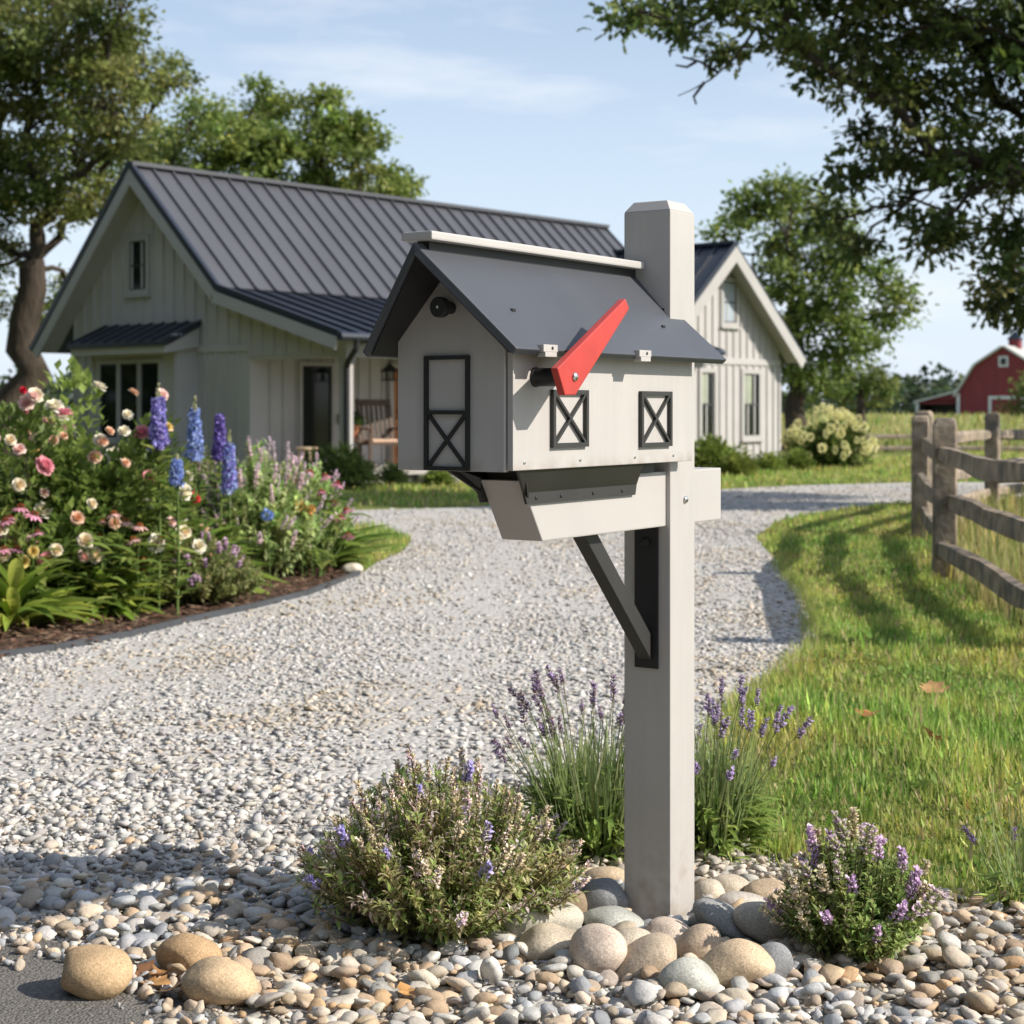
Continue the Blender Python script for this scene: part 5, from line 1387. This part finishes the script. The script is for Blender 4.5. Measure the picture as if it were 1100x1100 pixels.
def lavender(label, x, y, r, h, nsp, nlv, seed, pal=LAVF, group=None, lean=(0, 0)):
    global rng
    rng = np.random.default_rng(seed); random.seed(seed)
    root = thing('lavender', label, 'plant', (x, y, 0), 0, group)
    st, lf = SC(), SC()
    heads = [floret_spike('lavender', seed + i, .055, 42, pal, .0095).build('flower_spike', M['petal'], root, local=True) for i in range(3)]
    used = set()
    for i in range(nsp):
        a = rng.uniform(0, 6.28); q = rng.random() ** .5
        tip = np.array([math.cos(a) * r * q + lean[0], math.sin(a) * r * q + lean[1], h * rng.uniform(.68, 1.0) * (1 - .25 * q * q)])
        b0 = np.array([math.cos(a) * r * .25 * q, math.sin(a) * r * .25 * q, .0]); mid = (b0 + tip) / 2 + np.array([0, 0, h * .12]) + rng.normal(0, .012, 3)
        u = np.linspace(0, 1, 8)[:, None]; P = (1 - u) ** 2 * b0 + 2 * u * (1 - u) * mid + u ** 2 * tip
        v, t_ = tube_np(P, np.linspace(.002, .0012, 8), 4); st.raw(v, t_, pick([(.16, .19, .08), (.20, .20, .10)], 1)[0])
        k = i % 3; o = heads[k]
        if k in used: o = o.copy(); COL.objects.link(o)
        used.add(k); d = nrm(P[-1] - P[-2])
        o.location = tuple(tip); o.rotation_euler = Vector(d + rng.normal(0, .15, 3)).to_track_quat('Z', 'Y').to_euler(); s_ = random.uniform(.6, 1.1); o.scale = (s_, s_, s_)
    n = nlv; a = rng.uniform(0, 6.28, n); q = rng.random(n) ** .5
    ln = q * 1.05
    d = nrm(np.stack([np.cos(a) * ln, np.sin(a) * ln, np.ones(n)], 1) + rng.normal(0, .12, (n, 3)))
    pos = np.stack([np.cos(a) * r * .42 * q, np.sin(a) * r * .42 * q, rng.uniform(0, .16, n)], 1)
    L = rng.uniform(.10, .27, n)
    lf.add(BLADE, pos, frames(d, np.stack([-np.cos(a), -np.sin(a), np.full(n, .2)], 1)), np.stack([rng.uniform(.004, .008, n), L, L * .8], 1), pick([(.26, .34, .12), (.31, .39, .15), (.21, .28, .10), (.36, .40, .20)], n, .18))
    m = int(nlv * .75); a = rng.uniform(0, 6.28, m); q = rng.random(m) ** .5; el = rng.uniform(.2, 1.3, m)     # leafy base
    lf.add(LANCE, np.stack([np.cos(a) * r * .55 * q, np.sin(a) * r * .55 * q, rng.uniform(.01, h * .5, m) * (1.15 - q * .6)], 1), frames(np.stack([np.cos(a), np.sin(a), el], 1) + rng.normal(0, .25, (m, 3))),
           np.stack([rng.uniform(.012, .022, m), rng.uniform(.05, .11, m), np.full(m, .06)], 1), pick([(.28, .38, .10), (.34, .43, .12), (.22, .31, .08)], m, .18))
    st.build('stems', M['stem'], root, local=True); lf.build('foliage', M['leaf'], root, local=True)
    return root
x, y, _ = gp(640, 925); lavender('tall lavender with dark purple spikes left behind the post', x, y + .05, .29, .50, 46, 800, 211, group='lavender round the post')
x, y, _ = gp(765, 922); lavender('lavender with purple spikes leaning out right of the post', x, y + .05, .22, .47, 32, 520, 212, [(.44, .34, .54), (.52, .43, .64), (.33, .25, .36)], group='lavender round the post', lean=(.03, 0))
x, y, _ = gp(1098, 978); lavender('sparse lavender sprig at the far right lawn edge', x, y, .12, .20, 6, 60, 213, [(.26, .18, .36), (.34, .25, .46)])

# ------------------------------------------------------------------ flower bed
def rose_bloom(cols, seed, R_=.045):
    r = np.random.default_rng(seed); sc = SC(); v, t_ = [], []
    pv, pt = [], []
    for i in range(4):
        for j in range(4):
            uu, vv = j / 3 - .5, i / 3
            pv.append((uu * (.55 + .75 * math.sin(vv * 2.4)), vv, .9 * uu * uu))
    for i in range(3):
        for j in range(3):
            a = i * 4 + j; pt += [(a, a + 1, a + 5), (a, a + 5, a + 4)]
    pv, pt = np.array(pv), np.array(pt)
    for ring, (nn, open_, L) in enumerate(((5, .25, .75), (6, .55, .95), (7, 1.0, 1.05), (7, 1.6, 1.0))):
        a = np.arange(nn) * 6.283 / nn + ring * .5 + r.normal(0, .1, nn)
        out = np.stack([np.cos(a), np.sin(a), np.zeros(nn)], 1)
        d = nrm(out * math.sin(open_) + np.array([0, 0, math.cos(open_)]) + r.normal(0, .06, (nn, 3)))
        sc.add((pv, pt), out * .006, frames(d, -out * math.cos(open_) + np.array([0, 0, math.sin(open_)])), R_ * L * r.uniform(.9, 1.1, nn), np.array(cols[0]) * (1 - u_) + np.array(cols[1]) * u_ if (u_ := ring / 3) is not None else None)
    return sc
ROSES = {'cream': ((.82, .68, .46), (.86, .80, .66)), 'white': ((.84, .76, .56), (.88, .85, .76)), 'peach': ((.80, .48, .30), (.84, .64, .50)), 'pink': ((.70, .22, .28), (.78, .40, .44)), 'red': ((.55, .02, .04), (.62, .03, .06)), 'yellow': ((.78, .58, .16), (.82, .68, .30)), 'blush': ((.82, .52, .46), (.86, .70, .64))}
def rose_bush(label, px, ybase, r, h, blooms, nleaf, seed, pal):
    global rng
    x, y, _ = gp(px, ybase)
    root, cen = shrub('rose_bush', label, x, y, r, h, nleaf, .075, pal, 'rose bushes in the bed', wid=.62, seed=seed, lump=.24, cat='rose bush', proto=LEAF)
    random.seed(seed)
    rg = np.random.default_rng(seed)
    for kind, cnt, s_ in blooms:
        o0 = rose_bloom(ROSES[kind], seed + len(kind)).build('rose_bloom', M['petal'], root, smooth=True, local=True)
        o0['label'] = kind + ' rose bloom'
        for i in range(cnt):
            o = o0 if i == 0 else o0.copy()
            if i: COL.objects.link(o)
            d = nrm(rg.normal(size=3) * [1, .75, .9] + [0, -.45, .35]); d[2] = abs(d[2]) if rg.random() < .8 else d[2] * .3
            p = d * np.array([r * 1.02, r * 1.02, h * .82]) * rg.uniform(.82, 1.06) + [0, 0, h * .2]
            p[2] = min(max(p[2], h * .25), h * 1.08)
            o.location = tuple(p)
            o.rotation_euler = Vector(d * .7 + rg.normal(0, .35, 3) + [.35, -.35, .35]).to_track_quat('Z', 'Y').to_euler()
            q = 1.22 * s_ * random.uniform(.6, 1.1); o.scale = (q, q, q)
    return root
RG = [(.18, .26, .06), (.23, .31, .075), (.14, .205, .05), (.29, .34, .09)]
rose_bush('tall rose bush of cream and pink blooms at the left edge', 12, 662, .62, 1.50, [('blush', 17, .8), ('cream', 18, .85), ('pink', 5, .95), ('red', 2, .55), ('peach', 10, .7), ('yellow', 6, .55)], 5200, 61, RG)
rose_bush('tall rose bush of peach and white blooms beside the delphiniums', 112, 652, .60, 1.56, [('white', 20, .85), ('peach', 16, .65), ('pink', 4, .9), ('red', 2, .55), ('blush', 15, .72), ('yellow', 6, .55)], 5200, 62, RG)
rose_bush('lower dark leaved rose bush with one red bloom in front', 62, 655, .42, .80, [('red', 1, .75), ('cream', 4, .8), ('blush', 5, .7)], 3600, 63, [(.12, .19, .05), (.16, .23, .06), (.09, .15, .04)])
rose_bush('white and red rose bush right of the taller ones', 160, 648, .40, 1.12, [('white', 6, 1.0), ('red', 2, .7), ('pink', 2, .8), ('cream', 5, .8), ('peach', 4, .7)], 2800, 64, RG)

def leaf_clump(label, px, ybase, r, n, L0, L1, wd, pal, seed, rise=.9):
    global rng
    rng = np.random.default_rng(seed)
    x, y, _ = gp(px, ybase); root = thing('broad_leaf_plant', label, 'plant', (x, y, 0), 0, 'broad leaved clumps in the bed')
    for nm, m_, zz in (('foliage', n, 1.0),):
        sc = SC(); a = rng.uniform(0, 6.28, m_); q = rng.random(m_) ** .6
        d = nrm(np.stack([np.cos(a) * (.25 + q), np.sin(a) * (.25 + q), rise * (1.25 - .6 * q)], 1) + rng.normal(0, .1, (m_, 3)))
        L = rng.uniform(L0, L1, m_)
        sc.add(LANCE, np.stack([x + np.cos(a) * r * .35 * q, y + np.sin(a) * r * .35 * q, rng.uniform(0.02, .22, m_) * (1.2 - q)], 1), frames(d), np.stack([wd * rng.uniform(.7, 1.3, m_), L, L], 1), pick(pal, m_, .15))
        sc.build(nm, M['leaf'], root, smooth=True)
    return root
YG_ = [(.25, .35, .06), (.32, .40, .07), (.19, .29, .05), (.38, .42, .08)]
leaf_clump('big bright green long leaved clump at the lower left', 16, 676, .36, 80, .24, .42, .075, YG_, 71)
leaf_clump('bright green leafy clump below the coneflowers near the edging', 106, 664, .28, 80, .2, .36, .07, YG_, 72)
leaf_clump('mid green leafy clump under the blue delphiniums', 190, 640, .46, 170, .28, .56, .07, [(.22, .32, .06), (.27, .36, .07), (.17, .26, .05)], 73)
leaf_clump('dark leafy clump at the right tip of the bed', 352, 612, .28, 60, .3, .56, .08, [(.16, .25, .05), (.20, .29, .06)], 74, 1.4)

# feathery mounds
def feather(name, label, px, ybase, r, h, n, pal, seed, heads, nsp, leaf=.058, group=None, lf_n=44):
    x, y, _ = gp(px, ybase)
    return herb(name, label, 'plant', x, y, r, h, n, nsp, heads, seed, lf_n=lf_n, leaf=leaf, pal=pal, group=group, hscale=(.9, 1.6), upright=.75, bract=[(.5, .46, .34), (.42, .46, .24), (.4, .46, .2)], bf=.2, wl_=.5)
PG = [(.36, .47, .18), (.42, .52, .21), (.30, .41, .15), (.48, .53, .24)]
feather('catmint', 'pale green feathery catmint mound with dusty pink spikes in the bed', 282, 624, .46, .95, 330, PG, 81, [floret_spike('t', 21, .10, 50, [(.74, .56, .58), (.68, .54, .58)], .012), floret_spike('t', 22, .12, 50, [(.66, .54, .62), (.70, .58, .56)], .010)], 90, group='feathery plants in the bed')
feather('catmint', 'feathery green mound between catmint and coneflowers at bed tip', 326, 614, .40, .84, 260, PG, 82, [floret_spike('t', 23, .09, 46, [(.66, .52, .66), (.72, .54, .58)], .010)], 60, group='feathery plants in the bed')
feather('thyme_mound', 'low rounded thyme mound with lilac flowers at the edging', 214, 650, .42, .42, 420, [(.24, .29, .10), (.29, .33, .12), (.20, .25, .08), (.36, .34, .15)], 83, [floret_spike('t', 24, .05, 40, [(.48, .30, .46), (.58, .42, .52)], .012)], 40, leaf=.034, group=None)
feather('catmint', 'grey green airy plant around the delphinium stems', 226, 620, .42, .90, 240, [(.30, .33, .16), (.25, .29, .13), (.36, .36, .20)], 84, [floret_spike('t', 25, .07, 40, [(.50, .46, .36), (.54, .40, .38)], .012)], 50, group='feathery plants in the bed')

def delphinium(label, px, ytop, ybot, Y, wpx, pal, seed, tipbuds=True):
    global rng
    rng = np.random.default_rng(seed)
    x, _, zt = ad(px, ytop, Y); zb = ad(px, ybot, Y)[2]; r = wpx * Y / F * .5
    root = thing('delphinium', label, 'flower', (x, Y, 0), 0, 'delphiniums behind the roses')
    st = SC(); P = np.array([(0, 0, 0), (.01, 0, zb * .5), (0, .01, zb), (.0, 0, zt)]); v, t_ = tube_np(P, np.array([.012, .01, .007, .003]), 6); st.raw(v, t_, (.10, .15, .04)); st.build('stem', M['stem'], root, local=True)
    n = 230; u = rng.random(n) ** .85 * (.78 if tipbuds else 1.0); a = rng.uniform(0, 6.28, n); rad = r * (1 - .55 * u) * rng.uniform(.6, 1.05, n)
    pos = np.stack([np.cos(a) * rad, np.sin(a) * rad, zb + (zt - zb) * u], 1); d = nrm(np.stack([np.cos(a), np.sin(a), rng.normal(.1, .4, n)], 1))
    fl = SC()
    for k in range(5):
        dd = nrm(np.stack([np.cos(a), np.sin(a), np.zeros(n)], 1) * .4 + rng.normal(0, .8, (n, 3)))
        fl.add(LEAF2, pos, frames(dd, d), np.stack([np.full(n, .024), np.full(n, .030), np.full(n, .03)], 1) * (1.1 - .4 * u)[:, None], pick(pal, n, .16))
    fl.add(BUD, pos + d * .006, frames(d), .008, (.75, .75, .8))
    fl.build('flower_spike', M['petal'], root, local=True)
    if tipbuds:
        bd = SC(); m = 36; u = rng.uniform(.76, 1.0, m); a = rng.uniform(0, 6.28, m); rad = r * .5 * (1.35 - u)
        bd.add(BUD, np.stack([np.cos(a) * rad, np.sin(a) * rad, zb + (zt - zb) * u], 1), rand_rot(m), .019 * (1.6 - u), pick([(.42, .42, .22), (.50, .46, .34), (.36, .40, .20)], m)); bd.build('bud', M['petal'], root, local=True)
    lf = SC(); m = 60; a = rng.uniform(0, 6.28, m); d = nrm(np.stack([np.cos(a), np.sin(a), rng.uniform(0, .8, m)], 1)); hgt = rng.uniform(.1, zb, m)
    lf.add(LEAF, np.stack([np.cos(a) * .02, np.sin(a) * .02, hgt], 1), frames(d), np.stack([np.full(m, .06), rng.uniform(.09, .18, m), np.full(m, .12)], 1), pick(RG, m)); lf.build('foliage', M['leaf'], root, local=True)
    return root
VIO, BLU, DVI = [(.30, .26, .62), (.38, .34, .70), (.24, .20, .54)], [(.32, .42, .74), (.44, .54, .80), (.26, .34, .66)], [(.24, .17, .50), (.30, .22, .58), (.18, .13, .42)]
delphinium('violet blue delphinium spike farthest left and tallest', 170, 412, 484, 10.2, 16, VIO, 91)
delphinium('sky blue delphinium spike, second from the left', 209, 425, 494, 11.4, 14.5, BLU, 92)
delphinium('deep purple delphinium spike without pale tip buds', 236, 446, 494, 11.6, 13, DVI, 93, False)
delphinium('two tone delphinium spike lowest and farthest right', 246, 462, 530, 11.2, 13.5, VIO + BLU[:2], 94)
delphinium('small blue delphinium between the violet and sky blue ones', 190, 488, 520, 10.0, 10, BLU, 95)

def coneflower_mesh(pet, cone, seed, R_=.045):
    r = np.random.default_rng(seed); sc = SC(); n = 13; a = np.arange(n) * 6.283 / n + r.normal(0, .08, n)
    d = nrm(np.stack([np.cos(a), np.sin(a), np.full(n, -.55) + r.normal(0, .15, n)], 1))
    sc.add(LEAF, np.stack([np.cos(a) * .010, np.sin(a) * .010, np.zeros(n)], 1), frames(d), np.stack([np.full(n, .020), R_ * r.uniform(.85, 1.1, n), np.full(n, .02)], 1), np.array(pet) * np.exp(r.normal(0, .1, (n, 1))))
    m = 70; z = r.uniform(0, 1, m); aa = r.uniform(0, 6.28, m); q = np.sqrt(np.maximum(0, 1 - z * z))
    p = np.stack([np.cos(aa) * q * .016, np.sin(aa) * q * .016, z * .016 + .001], 1)
    sc.add(BUD, p, frames(p), np.stack([np.full(m, .005), np.full(m, .010), np.full(m, .005)], 1), np.array(cone) * np.exp(r.normal(0, .25, (m, 1))))
    return sc
def coneflowers(label, heads, ybase, Y, pet, cone, seed):
    global rng
    rng = np.random.default_rng(seed); random.seed(seed)
    cx = sum(h_[0] for h_ in heads) / len(heads); x0 = (cx - 550) * Y / F
    root = thing('coneflower', label, 'flower', (x0, Y, 0), 0, 'coneflower clumps in the bed')
    st, lf = SC(), SC(); pr = [coneflower_mesh(pet, cone, seed + i).build('flower', M['petal'], root, local=True) for i in range(2)]; used = set()
    for i, (px, py, s_) in enumerate(heads):
        q = np.array(ad(px, py, Y + rng.uniform(-.12, .12))) - np.array([x0, Y, 0])
        P = curve((q[0] * .3 + rng.normal(0, .03), rng.normal(0, .04), 0), q, 0, .012, 6); v, t_ = tube_np(P, np.linspace(.006, .004, 6), 5); st.raw(v, t_, (.10, .15, .04))
        k = i % 2; o = pr[k]
        if k in used: o = o.copy(); COL.objects.link(o)
        used.add(k); o.location = tuple(q); o.rotation_euler = (random.gauss(.15, .2), random.gauss(0, .2), random.uniform(0, 6)); o.scale = (s_,) * 3
    m = 90; a = rng.uniform(0, 6.28, m); d = nrm(np.stack([np.cos(a), np.sin(a), rng.uniform(0, 1.0, m)], 1)); hm = max(ad(0, h_[1], Y)[2] for h_ in heads)
    lf.add(LANCE, np.stack([rng.normal(0, .10, m), rng.normal(0, .08, m), rng.uniform(.05, hm * .75, m)], 1), frames(d), np.stack([np.full(m, .045), rng.uniform(.12, .22, m), np.full(m, .15)], 1), pick(RG, m))
    st.build('stems', M['stem'], root, local=True); lf.build('foliage', M['leaf'], root, local=True, smooth=True)
coneflowers('pink coneflowers with rusty centres at the far left', [(22, 545, 1.2), (37, 553, 1.25), (6, 560, 1.2), (4, 575, 1.2), (10, 556, 1), (40, 572, .9), (36, 582, 1.0), (18, 590, 1.1), (4, 590, 1), (-10, 570, 1.1)], 680, 9.6, (.66, .30, .40), (.28, .07, .03), 401)
coneflowers('pale peach pink coneflowers in front of the rose bushes', [(108, 577, 1.2), (122, 552, 1.1), (135, 560, 1.05), (143, 580, 1.1), (150, 565, 1.1), (110, 560, .7), (172, 578, .9)], 670, 9.9, (.72, .44, .40), (.36, .12, .04), 402)
coneflowers('magenta and pink coneflowers at the right tip of the bed', [(305, 510, 1.1), (320, 515, 1.0), (333, 507, 1.15), (349, 512, 1.25), (362, 520, 1.2), (345, 528, 1), (358, 540, 1.2), (372, 548, 1.2), (366, 556, 1.2), (374, 575, 1.1), (300, 530, .9), (265, 508, .9)], 625, 12.3, (.66, .28, .38), (.36, .05, .04), 403)
def single(label, px, py, Y, ybase, col, seed, s_):
    global rng
    rng = np.random.default_rng(seed); x, _, z = ad(px, py, Y)
    root = thing('garden_flower', label, 'flower', (x, Y, 0))
    st = SC(); v, t_ = tube_np(np.array([(0.02, .02, 0), (.01, .01, z * .6), (0, 0, z)]), np.array([.004, .004, .003]), 5); st.raw(v, t_, (.10, .15, .04)); st.build('stem', M['stem'], root, local=True)
    n = 70; d = rand_dirs(n); sc = SC(); sc.add(LEAF2, d * .018 * s_ + [0, 0, z], frames(d, rand_dirs(n)), .026 * s_, pick([col], n, .14)); sc.build('bloom', M['petal'], root, local=True)
single('round blue flower in front of the catmint', 287, 553, 11.2, 630, (.26, .38, .68), 501, 1.1)
single('orange flower among the coneflowers at the bed tip', 322, 543, 12.0, 628, (.74, .36, .12), 502, 1.1)
single('yellow orange flower right of the other orange flower', 333, 547, 12.0, 628, (.76, .44, .16), 503, 1.0)
print('SCENE BUILT', len(bpy.data.objects), 'objects')
